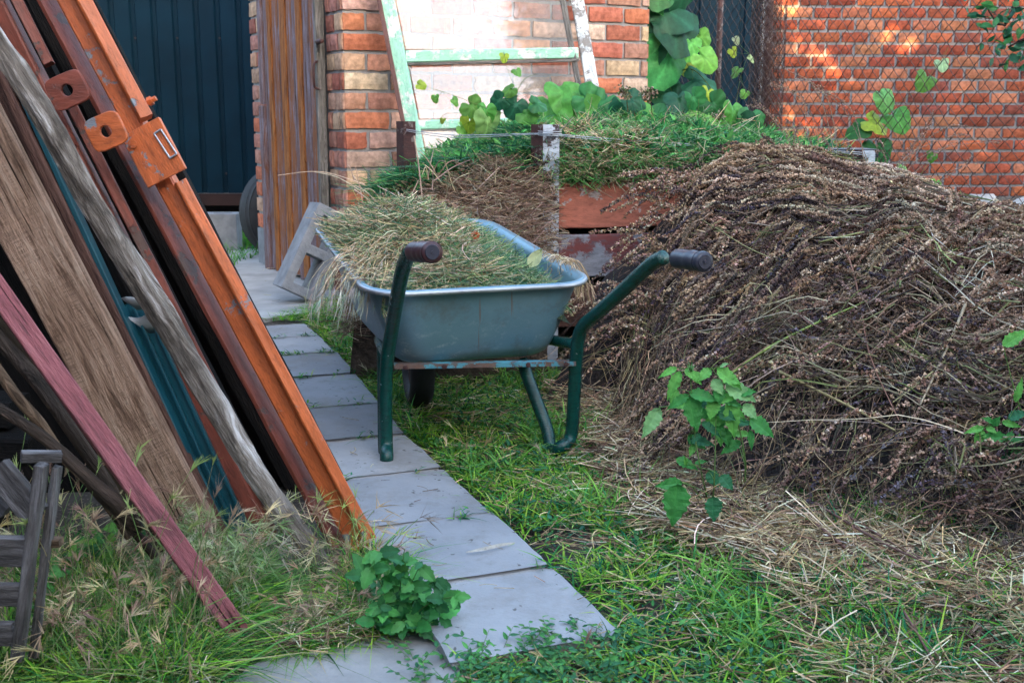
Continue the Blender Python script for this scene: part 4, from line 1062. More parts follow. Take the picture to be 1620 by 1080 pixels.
# low broad leaved weeds in the turf
lf_ = leaf_shape(1, .38, 4, 1, 0, .1, .2)
xy = sample(lawn, 9000); xy = xy[clump_noise(xy, 2.3, 9.0) > -.05]; N = len(xy)
fw_ = nrm(np.stack([rng.normal(size=N), rng.normal(size=N), rng.uniform(.0, .9, N)], 1)); up_ = np.tile([[0, 0, 1.]], (N, 1)) + rng.normal(size=(N, 3)) * .3
scatter(b, lf_, np.column_stack([xy, rng.uniform(.003, .045, N)]), frames(fw_, up_), rng.uniform(.010, .026, N), mixc([(.05, .17, .05), (.08, .22, .05), (.03, .12, .06)], N))
tag(b.build('grass', M['grass']), 'short tangled green grass growing between path and dry stalks', 'grass', kind='stuff')
b = Batch()
fringe = gpoly([(484, 509), (480, 500), (560, 480), (620, 560), (650, 600), (700, 700), (790, 815), (890, 900), (1000, 1005), (1030, 1060), (970, 1060), (870, 905), (770, 818), (690, 745), (600, 640), (560, 595)])
xy = sample(fringe, 2200)
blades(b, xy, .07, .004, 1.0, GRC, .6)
tag(b.build('edge_grass', M['grass']), 'grass flopping over the right edge of the slabs', 'grass', kind='stuff')
# joint weeds
b = Batch()
for i in range(1, len(base_r) - 1):
    r0 = G(*base_r[i], .035); d_ = (G(*base_r[i + 1], .035) - r0).normalized(); ac = Vector((d_.y, -d_.x, 0))
    n_ = {3: 90, 5: 50, 6: 130, 7: 160, 2: 18, 1: 14}.get(i, 50)
    tt = rng.uniform(0, .42, n_) if i > 2 else rng.uniform(0, .10, n_)
    xy = np.array([(r0.x - ac.x * t_ + d_.x * .006 * rng.normal(), r0.y - ac.y * t_ + d_.y * .006 * rng.normal()) for t_ in tt])
    keep = clump_noise(xy, 14, i * 3.1) > -.1; xy = xy[keep]
    if len(xy): 
        blades(b, xy, .035, .0035, 1.0, GRC + TEAL, .8, .03)
        N = len(xy); fw_ = nrm(np.stack([rng.normal(size=N), rng.normal(size=N), rng.uniform(.1, .9, N)], 1))
        scatter(b, lf_, np.column_stack([xy, rng.uniform(.032, .05, N)]), frames(fw_, np.tile([[0, 0, 1.]], (N, 1))), rng.uniform(.012, .022, N), mixc(TEAL + GRC[:2], N))
tag(b.build('joint_weeds', M['grass']), 'tiny weeds sprouting from the joints of the slabs', 'weeds', kind='stuff')

# ---------------- dead straw on the ground
b = Batch()
strawp = gpoly([(1150, 840), (1700, 760), (1800, 1130), (1330, 1130), (1230, 960)])
GOLD = [(.50, .36, .19), (.62, .48, .28), (.38, .25, .13), (.55, .40, .22), (.26, .16, .09), (.68, .58, .40)]
xy = sample(strawp, 6500); xy = xy[clump_noise(xy, 3.5, 6.6) > -.12]; litter(b, xy, .13, .0012, GOLD + STC, 0, .07, .7, tilt=.3)
xy = sample(strawp, 3000); litter(b, xy, .16, .0014, [(.10, .06, .04), (.16, .09, .06), (.07, .045, .035), (.22, .13, .09)], 0, .05, .6, tilt=.2)
xy = sample(strawp, 3500); litter(b, xy, .09, .0010, STC, 0, .05, .5)
xy = sample(lawn, 2600); litter(b, xy, .10, .0012, STC, 0, .03, .4)
mid = gpoly([(880, 620), (1000, 640), (1320, 860), (1700, 930), (1700, 1000), (1250, 930), (1010, 850), (930, 720)])
xy = sample(mid, 6000); litter(b, xy, .14, .0013, STC + [(.10, .06, .045), (.14, .09, .06)], 0, .06, .4)
left = gpoly([(-80, 925), (300, 930), (370, 950), (375, 990), (340, 1020), (340, 1060), (310, 1130), (-80, 1130)])
leftb = gpoly([(385, 960), (440, 985), (470, 940), (500, 945), (540, 960), (600, 905), (640, 960), (640, 1000), (560, 1030), (440, 1050), (430, 1010)])
xy = sample(leftb, 900); litter(b, xy, .09, .0010, STC + [(.16, .10, .07)], 0, .04, .5)
xy = sample(left, 2600); litter(b, xy, .10, .0010, STC + [(.16, .10, .07)], 0, .05, .5)
scat = gpoly([(380, 1130), (400, 420), (640, 420), (1020, 1130)]); xy = sample(scat, 170); litter(b, xy, .05, .0008, STC, .036, .003, .4, tilt=.02)
tag(b.build('straw_litter', M['straw']), 'loose dry straw lying over the ground', 'straw', kind='stuff')

# more green among the straw
b = Batch()
xy = sample(strawp, 12000); xy = xy[clump_noise(xy, 4, 2.0) > -.02]; blades(b, xy, .11, .0048, .7, GRC + TEAL, .3)
xy = sample(mid, 3000); xy = xy[clump_noise(xy, 4, 7.0) > .1]; blades(b, xy, .08, .004, .7, GRC + TEAL, .3)
farg = [(2.6, 5.6), (4.2, 5.0), (5.6, 11.2), (3.2, 11.3)]
xy = sample(farg, 9000); blades(b, xy, .13, .008, .6, [(.06, .17, .02), (.09, .24, .02), (.12, .28, .03)], .2)
fl = [(-3.2, 7.4), (-1.85, 7.4), (-1.7, 9.7), (-3.2, 9.7)]
xy = sample(fl, 1500); blades(b, xy, .13, .007, .6, GRC[:3], .2)
xy = sample(gpoly([(300, 392), (436, 390), (425, 380), (300, 378)]), 500); blades(b, xy, .12, .006, .6, GRC[:3], .3)
xy = sample(gpoly([(420, 508), (500, 508), (560, 480), (590, 470), (560, 462), (480, 488)]), 900); blades(b, xy, .05, .004, 1.0, GRC[:4], .8)
tag(b.build('scattered_grass', M['grass']), 'scattered grass tufts', 'grass', kind='stuff')

# ---------------- tall barley grass at lower left
b = Batch()
xy = sample(left, 9000); xy = xy[clump_noise(xy, 4, 3.3) > -.15]
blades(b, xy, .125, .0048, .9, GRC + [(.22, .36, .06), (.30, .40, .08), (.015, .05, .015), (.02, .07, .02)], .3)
xy = sample(left, 1500); blades(b, xy, .19, .0034, 1.1, [(.34, .29, .16), (.12, .24, .06), (.10, .22, .05), (.08, .20, .04)], .5)
lf2 = gpoly([(240, 905), (380, 925), (410, 960), (400, 990), (250, 990)])
xy = sample(leftb, 2400); blades(b, xy, .065, .0040, 1.0, GRC + [(.16, .30, .08), (.30, .26, .14)], .5)
xy = sample(gpoly([(560, 900), (600, 890), (640, 960), (600, 1000), (550, 985)]), 500); blades(b, xy, .11, .0036, 1.0, GRC + [(.16, .30, .08)], .4)
LATER = 1
xy = sample(lf2, 2600); blades(b, xy, .13, .003, 1.1, [(.08, .20, .05), (.12, .26, .07), (.18, .28, .10)], .5)
def ear_spikelets(b, base, dirs, L, n_awn, cols, spread, droop, r=.0006):
    """bearded grass heads: awns spreading from a bent axis"""
    N = len(base); k = n_awn
    t0 = rng.uniform(0, .75, (N, k)); ax = dirs[:, None, :] * (L[:, None, None] * t0[:, :, None]); ax[:, :, 2] -= droop * (t0 ** 2) * L[:, None]
    st = (base[:, None, :] + ax).reshape(-1, 3)
    d = np.repeat(dirs, k, axis=0) + rng.normal(size=(N * k, 3)) * spread; d[:, 2] -= droop * t0.reshape(-1) * 1.2; d = nrm(d)
    LL = np.repeat(L, k) * rng.uniform(.5, 1.0, N * k)
    t_ = np.linspace(0, 1, 3)[None, :, None]
    Pt = st[:, None, :] + d[:, None, :] * LL[:, None, None] * t_; Pt[:, :, 2] -= (t_[:, :, 0] ** 2) * .15 * LL[:, None]
    W_ = np.array([[1.9, 1.4, .3]]) * r * 2 * np.ones((N * k, 1))
    ribbons(b, Pt, W_, nrm(rng.normal(size=(N * k, 3))), np.repeat(mixc(cols, N, .15), k, axis=0))
EC = [(.48, .36, .20), (.36, .24, .17), (.56, .46, .28), (.30, .19, .14), (.30, .38, .12)]
def heads(b, xy, h, L, cols, n_awn=12, droop=.8, spread=.25):
    N = len(xy); th = rng.uniform(0, 2 * np.pi, N); hh = h * rng.uniform(.5, 1.2, N); S = 6; t_ = np.linspace(0, 1, S)
    lean_ = rng.uniform(.1, .6, N)
    Pt = np.zeros((N, S, 3)); 
    for i in range(S):
        Pt[:, i, 0] = xy[:, 0] + np.cos(th) * lean_ * hh * t_[i] ** 1.6; Pt[:, i, 1] = xy[:, 1] + np.sin(th) * lean_ * hh * t_[i] ** 1.6; Pt[:, i, 2] = hh * (t_[i] - .12 * t_[i] ** 3)
    tubes(b, Pt, np.full((N, S), .0007), mixc([(.16, .24, .08), (.30, .26, .14), (.10, .18, .05)], N), 3)
    dr = nrm(Pt[:, -1] - Pt[:, -2])
    ear_spikelets(b, Pt[:, -1], dr, L * rng.uniform(.7, 1.2, N), n_awn, cols, spread, droop)
xy = sample(left, 230); heads(b, xy, .17, .042, EC[:4], 12, 1.9, .16)
xy = sample(left, 70); heads(b, xy, .27, .042, EC, 16, .6, .18)
xy = sample(gpoly([(0, 900), (90, 1000), (330, 1060), (60, 1100)]), 60); heads(b, xy, .33, .042, EC, 16, .3, .2)
xy = sample(leftb, 70); heads(b, xy, .09, .04, EC[:4], 12, 1.9, .18)
xy = sample(lf2, 220); heads(b, xy, .15, .05, [(.20, .32, .12), (.30, .36, .18), (.40, .34, .24)], 16, 1.6, .22)
xy = sample(gpoly([(560, 980), (600, 950), (420, 920), (560, 920)]), 60); heads(b, xy, .17, .05, EC, 12, 1.2, .3)
xy = sample(lawn, 60); heads(b, xy, .09, .035, EC[:3], 14, .3, .2)
xy = sample(strawp, 120); heads(b, xy, .07, .035, EC[:3], 14, .5, .2)
tag(b.build('barley_grass', M['grass']), 'tall grass with bristly drying ears around the feet of the leaning timbers', 'grass', kind='stuff')
b = Batch()
hl = heart_leaf(.1, 3); xy = sample(gpoly([(95, 930), (250, 900), (200, 1050), (60, 1050)]), 60); N = len(xy)
xy2 = sample(gpoly([(60, 960), (330, 900), (320, 1000), (30, 1080)]), 46); xy = np.vstack([xy, xy2]); N = len(xy)
fw_ = nrm(np.stack([rng.normal(size=N), rng.normal(size=N) - .4, rng.uniform(-.5, .3, N)], 1)); up_ = nrm(np.stack([rng.normal(size=N) * .4, rng.normal(size=N) * .4 - .7, np.ones(N)], 1))
pos = np.column_stack([xy, rng.uniform(.03, .16, N)])
scatter(b, hl, pos, frames(fw_, up_), rng.uniform(.016, .032, N), mixc([(.05, .19, .04), (.07, .24, .05), (.12, .28, .04)], N))
Pt = np.stack([np.column_stack([xy, np.zeros(N)]), pos * [1, 1, .6] + [.003, 0, 0], pos], 1); tubes(b, Pt, np.full((N, 3), .0008), mixc(GRC, N), 3)
tag(b.build('ground_cover', M['leaf']), 'low round leaved weeds among the tall grass', 'weeds', kind='stuff')

# ================================================================== HEAP OF DRY SEED STALKS
Rp = [P(1098, 292, 4.56), P(1205, 256, 4.70), P(1365, 290, 4.42), P(1490, 345, 3.95), P(1640, 384, 3.6), P(1950, 470, 3.2)]
Fp = [G(962, 650), G(972, 705), G(1050, 775), G(1230, 850), G(1450, 915), G(1760, 985)]
Ra = np.array([tuple(p) for p in Rp]); Fa = np.array([tuple(p) for p in Fp]); ui = np.arange(6.0)
_ud = np.linspace(-.0, 5, 101)
def _smooth(A):
    D = np.stack([np.interp(_ud, ui, A[:, k]) for k in range(3)], -1); K = np.exp(-np.linspace(-2, 2, 25) ** 2); K /= K.sum()
    Pd = np.vstack([D[:1] + (D[:1] - D[1:13][::-1]), D, D[-1:] + (D[-1:] - D[-13:-1][::-1])])
    return np.stack([np.convolve(Pd[:, k], K, 'valid') for k in range(3)], -1)
Ras, Fas = _smooth(Ra), _smooth(Fa)
def HS(u, v, lift=0.0):
    """point on the heap: u along the ridge from the left, v from the ridge down to the foot (negative: far side)"""
    u = np.asarray(u, float); v = np.asarray(v, float)
    uc = np.clip(u, 0, 5); ex_ = u - uc
    Rq = np.stack([np.interp(uc, _ud, Ras[:, k]) for k in range(3)], -1); Fq = np.stack([np.interp(uc, _ud, Fas[:, k]) for k in range(3)], -1)
    vp = np.clip(v, 0, 1.3)
    p = Rq + (Fq - Rq) * vp[..., None]
    vc_ = np.clip(vp, 0, 1); p[..., 2] = Rq[..., 2] * (.55 * (1 - vc_ ** 1.5) + .45 * (.5 + .5 * np.cos(np.pi * vc_))) * (1 - .9 * np.clip(-v, 0, 1) ** 1.6)
    p[..., 1] += np.clip(-v, 0, 1) * 1.0; p[..., 0] += np.clip(-v, 0, 1) * .35
    p[..., 0] += ex_ * .42; p[..., 2] *= np.clip(1 - np.abs(np.minimum(ex_, 0)) * .55, 0, 1)
    bump = .03 * np.sin(u * 2.3 + v * 3) + .018 * np.sin(u * 5.3 - v * 8 + 1)
    bump = bump + .014 * np.sin(u * 9.1 + 2.2 * np.sin(v * 7)) * np.sin(v * 11 + 1.7 * np.sin(u * 4)) 
    p[..., 2] += bump * np.clip(np.sin(np.clip(v, 0, 1) * np.pi) + .2, 0, 1)
    p[..., 2] += lift * .85; p[..., 1] -= lift * .5
    return p
def proj(p):
    p = np.asarray(p, float); x, y, z = p[..., 0], p[..., 1], p[..., 2] - H
    c, s = math.cos(PITCH), math.sin(PITCH); dz = y * c - z * s; up_ = y * s + z * c
    return 810 + F * x / dz, 540 - F * up_ / dz
_gu, _gv = np.meshgrid(np.linspace(0, 5, 200), np.linspace(0, 1, 120)); _gp = HS(_gu, _gv); _px, _py = proj(_gp)
def hsp(px, py, lift=.04):
    i = np.argmin((_px - px) ** 2 + (_py - py) ** 2); return Vector(HS(_gu.ravel()[i], _gv.ravel()[i], lift))
uu = np.linspace(-.6, 5.3, 60); vv = np.linspace(-1, 1.05, 36)
gu, gv = np.meshgrid(uu, vv); pts = HS(gu, gv, -.035); nu = len(uu)
core_V = [tuple(p + np.array([0, 0, .02 * noise.noise(Vector(tuple(p * 12)))])) for p in pts.reshape(-1, 3)]
core_F = [(j * nu + i, (j + 1) * nu + i, (j + 1) * nu + i + 1, j * nu + i + 1) for j in range(len(vv) - 1) for i in range(nu - 1)]
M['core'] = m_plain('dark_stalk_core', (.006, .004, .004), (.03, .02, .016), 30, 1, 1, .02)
M['stalk'] = m_attr('stalk', .9, .0, 80, .35, .06)
hroot = empty('stalk_heap', (1.5, 3.8, 0), 'big heap of dry brown seed stalks piled against the compost bin', 'plant heap')
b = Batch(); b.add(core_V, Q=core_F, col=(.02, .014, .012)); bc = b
STEM = [(.12, .08, .05), (.20, .14, .09), (.09, .06, .045), (.28, .21, .14), (.07, .05, .04), (.16, .16, .07)]
SEED = [(.24, .155, .115), (.30, .20, .155), (.17, .105, .08), (.36, .26, .205), (.12, .075, .065), (.20, .13, .10)]
SEEDD = [(.07, .05, .065), (.05, .035, .04), (.10, .065, .06), (.09, .07, .095), (.14, .09, .075)]
def stalks(b, u0, v0, du, dv, lift0, lift1, r0, seed_from, dens, S=9, wob=.05, cs=STEM, sc=SEED, ssz=.0032, droop=.0):
    N = len(u0); t_ = np.linspace(0, 1, S)[None, :]
    cu = rng.normal(size=(N, 1)) * wob; cv = rng.normal(size=(N, 1)) * wob * .6
    u = u0[:, None] + du[:, None] * t_ + cu * np.sin(t_ * 3) ; v = v0[:, None] + dv[:, None] * (t_ * .45 + .55 * t_ ** 2.2) + cv * np.sin(t_ * 4)
    lf = lift0[:, None] * (1 - t_) + lift1[:, None] * t_ + .02 * np.sin(t_ * np.pi) * rng.uniform(0, 1.5, (N, 1))
    Pt = HS(u, v); chord = Pt[:, :1] * (1 - t_[..., None]) + Pt[:, -1:] * t_[..., None]; kst = U(.1, .75, (N, 1, 1)); Pt = np.where(chord[..., 2:3] > Pt[..., 2:3] - .02, Pt * (1 - kst) + chord * kst, Pt); Pt[..., 2] += lf * .85; Pt[..., 1] -= lf * .5
    Pt += rng.normal(size=(N, S, 3)) * .003
    Pt[..., 2] = np.maximum(Pt[..., 2], .006)
    c = mixc(cs, N, .2); tubes(b, Pt, (r0 * rng.uniform(.6, 1.5, N))[:, None] * np.linspace(1.1, .45, S)[None, :], c, 3)
    if dens > 0:
        L = np.linalg.norm(np.diff(Pt, axis=1), axis=2).sum(1)
        pos = []; 
        for i in range(N):
            n_ = int(L[i] * (1 - seed_from) * dens)
            if n_ < 1: continue
            tt = rng.uniform(seed_from, 1.0, n_) * (S - 1); k = np.minimum(tt.astype(int), S - 2); f = (tt - k)[:, None]
            pos.append(Pt[i, k] * (1 - f) + Pt[i, k + 1] * f)
        ln = [len(p) for p in pos]; pos = np.concatenate(pos); M_ = len(pos)
        base = mixc(sc, len(ln), .12); colr = np.repeat(base, ln, axis=0) * rng.uniform(.6, 1.45, (M_, 1))
        bits(b, pos + nrm(rng.normal(size=(M_, 3))) * rng.uniform(.001, .0078, (M_, 1)), ssz * rng.uniform(.55, 1.3, M_), np.clip(colr, .005, .9))
    return Pt
U = rng.uniform
sb = Batch()
def free_stalk(b, pts, r, col, seeds=0, s_from=.35, sc=SEED, ssz=.0034, ret=False):
    V_, _ = None, None; p = [Vector(q) for q in pts]; S = 12; out = []
    for i in range(S):
        t_ = i / (S - 1) * (len(p) - 1); k = min(int(t_), len(p) - 2); f = t_ - k
        p0 = p[max(k - 1, 0)]; p1 = p[k]; p2 = p[k + 1]; p3 = p[min(k + 2, len(p) - 1)]
        out.append(tuple(.5 * ((2 * p1) + (-p0 + p2) * f + (2 * p0 - 5 * p1 + 4 * p2 - p3) * f * f + (-p0 + 3 * p1 - 3 * p2 + p3) * f ** 3)))
    A = np.array([out]); tubes(b, A, np.linspace(1.15, .5, S)[None, :] * r, np.array([col]), 4)
    if seeds:
        tt = rng.uniform(s_from, 1, seeds) * (S - 1); k = np.minimum(tt.astype(int), S - 2); f = (tt - k)[:, None]
        pos = A[0, k] * (1 - f) + A[0, k + 1] * f
        bits(b, pos + rng.normal(size=pos.shape) * .0035, ssz * rng.uniform(.5, 1.3, seeds), mixc(sc, seeds, .25))
def clumps(K, per, ur, vr, dur, dvr, **kw):
    """K sheaves of stalks that lie the same way, with gaps between them"""
    for k in range(K):
        n_ = int(per * U(.6, 1.5)); uc, vc, du_, dv_ = U(*ur), U(*vr), U(*dur), U(*dvr); lf = U(.0, .115); tip = U(.0, .09) if U(0, 1) < .45 else U(-.02, .03)
        stalks(sb, uc + rng.normal(size=n_) * .10, vc + rng.normal(size=n_) * .028, du_ * U(.6, 1.15, n_), dv_ + rng.normal(size=n_) * .045, lf + U(0, .03, n_), tip + U(-.01, .045, n_), r0=kw.get('r0', .0014) * U(.7, 1.5), **{k_: v_ for k_, v_ in kw.items() if k_ != 'r0'})
HEADS = [(.30, .185, .12), (.44, .30, .20), (.20, .115, .08), (.56, .42, .30), (.35, .22, .15), (.12, .07, .055)]
HEADD = [(.20, .14, .11), (.10, .065, .055), (.07, .048, .05), (.16, .10, .08), (.11, .085, .10), (.22, .145, .105), (.05, .036, .036)]
kwA = dict(r0=.0014, seed_from=.25, dens=430, ssz=.0047, sc=HEADS)
clumps(24, 13, (1.6, 3.5), (-.06, .20), (-2.0, -.9), (-.04, .14), **kwA)
clumps(24, 12, (.9, 2.6), (-.12, .22), (-1.1, -.5), (-.02, .16), **dict(kwA, seed_from=.1))
clumps(34, 12, (1.2, 3.6), (.14, .50), (-1.5, -.7), (.02, .30), **dict(kwA, sc=HEADS + HEADD))
clumps(26, 11, (.7, 2.3), (.28, .62), (-.9, -.15), (.08, .34), **dict(kwA, sc=HEADD + HEADS[:2]))
clumps(40, 12, (3.0, 5.4), (-.04, .38), (-1.3, -.2), (.0, .26), **kwA)
clumps(16, 10, (3.0, 5.0), (-.08, .12), (-.3, .4), (.12, .40), **kwA)
clumps(26, 11, (2.0, 5.3), (.36, .75), (-1.4, -.1), (-.04, .26), **dict(kwA, seed_from=.45, sc=HEADD + HEADS[:3], dens=240))
clumps(22, 12, (1.5, 4.6), (.50, .82), (-1.2, .3), (-.02, .24), **dict(kwA, seed_from=.5, sc=HEADD + HEADS[:3], dens=220))
N = 1700; stalks(sb, U(-.3, 5.3, N), U(.45, 1.08, N), U(-.8, .8, N), U(-.22, .22, N), U(0, .06, N), U(0, .06, N), .0012, .9, 0, cs=STEM + STC[2:5] + [(.06, .04, .035)], wob=.12)
N = 150; stalks(sb, U(1.5, 5.0, N), U(.0, .7, N), -U(.5, 1.8, N), U(-.10, .20, N), U(.04, .09, N), U(.02, .08, N), .0019, .9, 0, cs=[(.42, .33, .22), (.34, .27, .17), (.48, .38, .26), (.24, .25, .11)], wob=.06)
N = 130; stalks(sb, U(3.0, 5.3, N), U(-.03, .35, N), U(-1.0, .8, N), U(-.1, .3, N), U(.03, .08, N), U(.01, .08, N), .0016, .9, 0, cs=[(.50, .40, .30), (.40, .31, .22), (.5, .46, .38)], wob=.18)
# curled dead leaves in the lower part
dl_ = leaf_shape(1, .45, 5, 2, 0, .35, .5); N = 900
pp = HS(U(-.2, 5.2, N), U(.5, 1.05, N), .02)
scatter(sb, dl_, pp, rand_rot(N), U(.012, .034, N), mixc([(.06, .045, .035), (.11, .08, .06), (.17, .12, .09), (.04, .03, .03), (.22, .18, .14)], N))
for k in range(150):
    if k < 60: u0_, v0_ = U(.0, .9), U(-.05, .75); dr = np.array([-U(.12, .34), -U(0, .12), U(-.03, .10)])
    elif k < 110: u0_, v0_ = U(.3, 4.8), U(-.12, .10); dr = np.array([U(-.30, .10), -U(-.05, .12), U(.02, .14)])
    else: u0_, v0_ = U(.5, 5.0), U(.15, .8); dr = np.array([-U(.05, .32), -U(.05, .20), U(.0, .10)])
    p0_ = HS(u0_, v0_, .01); L_ = np.linalg.norm(dr)
    free_stalk(sb, [p0_, p0_ + dr * .5 + [0, 0, .02], p0_ + dr + [0, 0, -.35 * L_ * U(.2, 1.2)]], .0015, mixc(STEM, 1)[0], int(L_ * 420), .25, [HEADS, HEADD][k % 4 == 3], .0046)
hs_o = sb.build('stalks', M['stalk'], hroot); hs_o['kind'] = 'stuff'
co_ = bc.build('heap_core', M['core'], hroot, True)
# loose stalks standing up round the right post
b = Batch()
YS = 4.75
for pts in ([(1395, 330), (1420, 262), (1460, 210)], [(1400, 335), (1440, 250), (1500, 205), (1540, 207)], [(1395, 330), (1402, 250), (1385, 235)], [(1410, 320), (1450, 270), (1520, 222), (1585, 228)],
            [(1400, 340), (1470, 300), (1540, 250)], [(1310, 300), (1290, 200), (1255, 150), (1215, 140)], [(1330, 300), (1310, 190), (1280, 130), (1230, 125)], [(1290, 300), (1230, 190), (1180, 165)], [(1370, 260), (1340, 180), (1300, 135)],
            [(1390, 330), (1440, 240), (1470, 180)], [(1300, 290), (1312, 245), (1300, 215)], [(1280, 280), (1255, 230), (1262, 200)], [(1340, 290), (1350, 250), (1345, 225)]):
    for rep in range(2):
        j = rng.normal(size=(len(pts), 2)) * (3 + 8 * rep); yy = YS + rng.uniform(-.15, .3)
        free_stalk(b, [P(x + j[i, 0], y + j[i, 1], yy) for i, (x, y) in enumerate(pts)], .0016, (.26, .19, .14), 70, .35)
for i in range(46):
    x = rng.uniform(1180, 1360); y0 = 300; hgt = rng.uniform(30, 80)
    free_stalk(b, [P(x, y0, YS + .1), P(x + rng.normal() * 10, y0 - hgt * .6, YS + .1), P(x + rng.normal() * 22, y0 - hgt, YS + .12)], .0016, mixc(STEM, 1)[0], 40, .3)
o = b.build('loose_stalks', M['stalk'], hroot); o['kind'] = 'stuff'
# thick stems lying on the heap
def heap_stem(px, r, col, name, label, lift=.07):
    b = Batch(); p = [hsp(x, y, lift) for x, y in px]; free_stalk(b, p, r, col)
    if len(p) > 2 or True:
        for q in p[1:-1]: bits(b, np.array([tuple(q)]), np.array([r * 1.6]), np.array([col]) * .8)
    tag(b.build(name, M['stalk'], None, True), label, 'stem')
heap_stem([(1150, 625), (1200, 592), (1290, 545), (1425, 488)], .0048, (.26, .33, .10), 'fallen_plant', 'thick yellow green stem lying slantwise on the heap above the raspberry leaves', .09)
heap_stem([(1195, 602), (1240, 628), (1330, 676), (1405, 716)], .0055, (.34, .27, .13), 'cut_stem', 'thick straw coloured stem with papery sheath running down to the right across the heap', .08)
heap_stem([(1293, 392), (1335, 440), (1352, 520), (1365, 600), (1410, 700)], .0030, (.24, .12, .085), 'dry_twig', 'thin reddish stem hanging down the middle of the dry stalk heap', .09)
heap_stem([(1515, 520), (1500, 560), (1470, 620), (1440, 680)], .0045, (.38, .29, .19), 'forked_stem', 'pale forked stem in the middle of the right half of the heap', .09)
heap_stem([(1490, 600), (1440, 640), (1400, 670)], .003, (.38, .33, .16), 'pale_stem', 'short pale yellow stem left of the forked stem', .08)
heap_stem([(1290, 415), (1400, 395), (1460, 425), (1560, 450)], .003, (.34, .33, .14), 'pale_stem', 'long pale green stem lying almost level across the top of the heap', .08)
heap_stem([(1545, 660), (1580, 645), (1625, 637)], .0035, (.30, .28, .11), 'pale_stem', 'olive stem just above the raspberry leaves at the right edge', .07)
heap_stem([(1270, 295), (1330, 278), (1395, 300), (1460, 352)], .0040, (.42, .33, .24), 'bare_stem', 'pale bare bent stem along the top of the heap below the right post', .07)
heap_stem([(1530, 372), (1440, 352), (1400, 368), (1378, 385)], .0042, (.44, .36, .26), 'bare_stem', 'pale bare curved stem on the right shoulder of the heap', .08)
gb = Batch()
for pts in ([(1240, 790), (1330, 860), (1400, 925), (1450, 1000), (1500, 1090)],):
    p = [G(x, y, .05 + .02 * (i % 2)) for i, (x, y) in enumerate(pts)]; free_stalk(gb, p, .0042, (.15, .08, .065))
tag(gb.build('dry_twig', M['stalk'], None, True), 'long dark reddish stem lying on the straw at lower right', 'stem')
gb = Batch()
for pts, zz in (([(1290, 795), (1400, 860), (1500, 900), (1620, 930)], .08), ([(1260, 760), (1380, 840), (1520, 915)], .07), ([(1330, 800), (1420, 880), (1560, 950)], .06), ([(1210, 800), (1300, 850), (1440, 900)], .05)):
    free_stalk(gb, [G(x, y, zz) for x, y in pts], .0035, (.15, .085, .07))
tag(gb.build('stem_bundle', M['stalk'], None, True), 'bundle of reddish brown stems at the foot of the heap', 'stems')
# dried curl of leaf in the grass, and one on a slab
def strip_thing(name, pts, wd, col, label, cat, z=.01):
    b = Batch(); p = np.array([[tuple(G(x, y, z_)) for x, y, z_ in pts]]); S = p.shape[1]
    ribbons(b, p, np.array([[wd * f for f in np.sin(np.linspace(.25, 2.9, S))]]), nrm(np.array([[.3, .5, .6]])), np.array([col]))
    o = b.build(name, M['straw']); o.modifiers.new('s', 'SOLIDIFY').thickness = .0008; tag(o, label, cat)
strip_thing('bark_strip', [(1222, 818, .05), (1205, 848, .03), (1185, 862, .015), (1160, 866, .02), (1146, 858, .03)], .016, (.34, .19, .12), 'curled reddish strip of dry stem in the grass below the raspberry plant', 'dry stem')
strip_thing('dry_leaf', [(738, 873, .042), (765, 868, .045), (790, 862, .046), (815, 858, .042)], .011, (.42, .40, .36), 'pale dry grass leaf lying on the second slab', 'dry leaf')

# ================================================================== COMPOST: green and dry cuttings
def CZ(x, y):
    z = .80 + .075 * np.sin(x * 2.4 + .2) + .07 * np.clip((y - 4.7), -1, 1) + .02 * np.sin(x * 9 + y * 5)
    z -= np.clip(4.72 - y, 0, 1) * .9; z -= np.clip(-.28 - x, 0, 1) * .35; z -= np.clip(y - 5.7, 0, 2) * .6
    z += .035 * np.exp(-((x - .03) / .18) ** 2) * (y > 4.6) + .028 * np.sin(x * 21 + 3 * np.sin(y * 7)) * np.sin(y * 13 + x * 4)
    return z
def mound(name, fx, x0, x1, y0, y1, m, parent, drop=.03):
    X, Y = np.meshgrid(np.linspace(x0, x1, 40), np.linspace(y0, y1, 30)); Z = fx(X, Y) - drop
    e = np.minimum(np.minimum(X - x0, x1 - X), np.minimum(Y - y0, y1 - Y)); Z = np.where(e < 1e-6, .0, Z)
    V = [(float(a), float(b_), float(c) + .015 * noise.noise(Vector((a * 14, b_ * 14, 0)))) for a, b_, c in zip(X.ravel(), Y.ravel(), Z.ravel())]
    F_ = [(j * 40 + i, j * 40 + i + 1, (j + 1) * 40 + i + 1, (j + 1) * 40 + i) for j in range(29) for i in range(39)]
    return obj(name, V, F_, m, parent, True)
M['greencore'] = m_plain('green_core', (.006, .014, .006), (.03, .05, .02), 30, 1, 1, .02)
gh = empty('green_cuttings', (.4, 5.2, 0), 'heap of freshly cut green weeds inside the compost bin', 'cuttings')
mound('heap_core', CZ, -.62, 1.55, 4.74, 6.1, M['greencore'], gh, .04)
b = Batch()
N = 15000; xy = np.column_stack([U(-.60, 1.5, N), U(4.66, 5.9, N)]); z_ = CZ(xy[:, 0], xy[:, 1]) - .02
litter(b, xy, .10, .0014, [(.06, .25, .06), (.11, .34, .08), (.03, .15, .05), (.18, .40, .11), (.28, .36, .15), (.08, .28, .12)], z_, .05, .6, tilt=.45)
N = 9000; xy = np.column_stack([U(-.60, 1.5, N), U(4.66, 5.9, N)]); z_ = CZ(xy[:, 0], xy[:, 1])
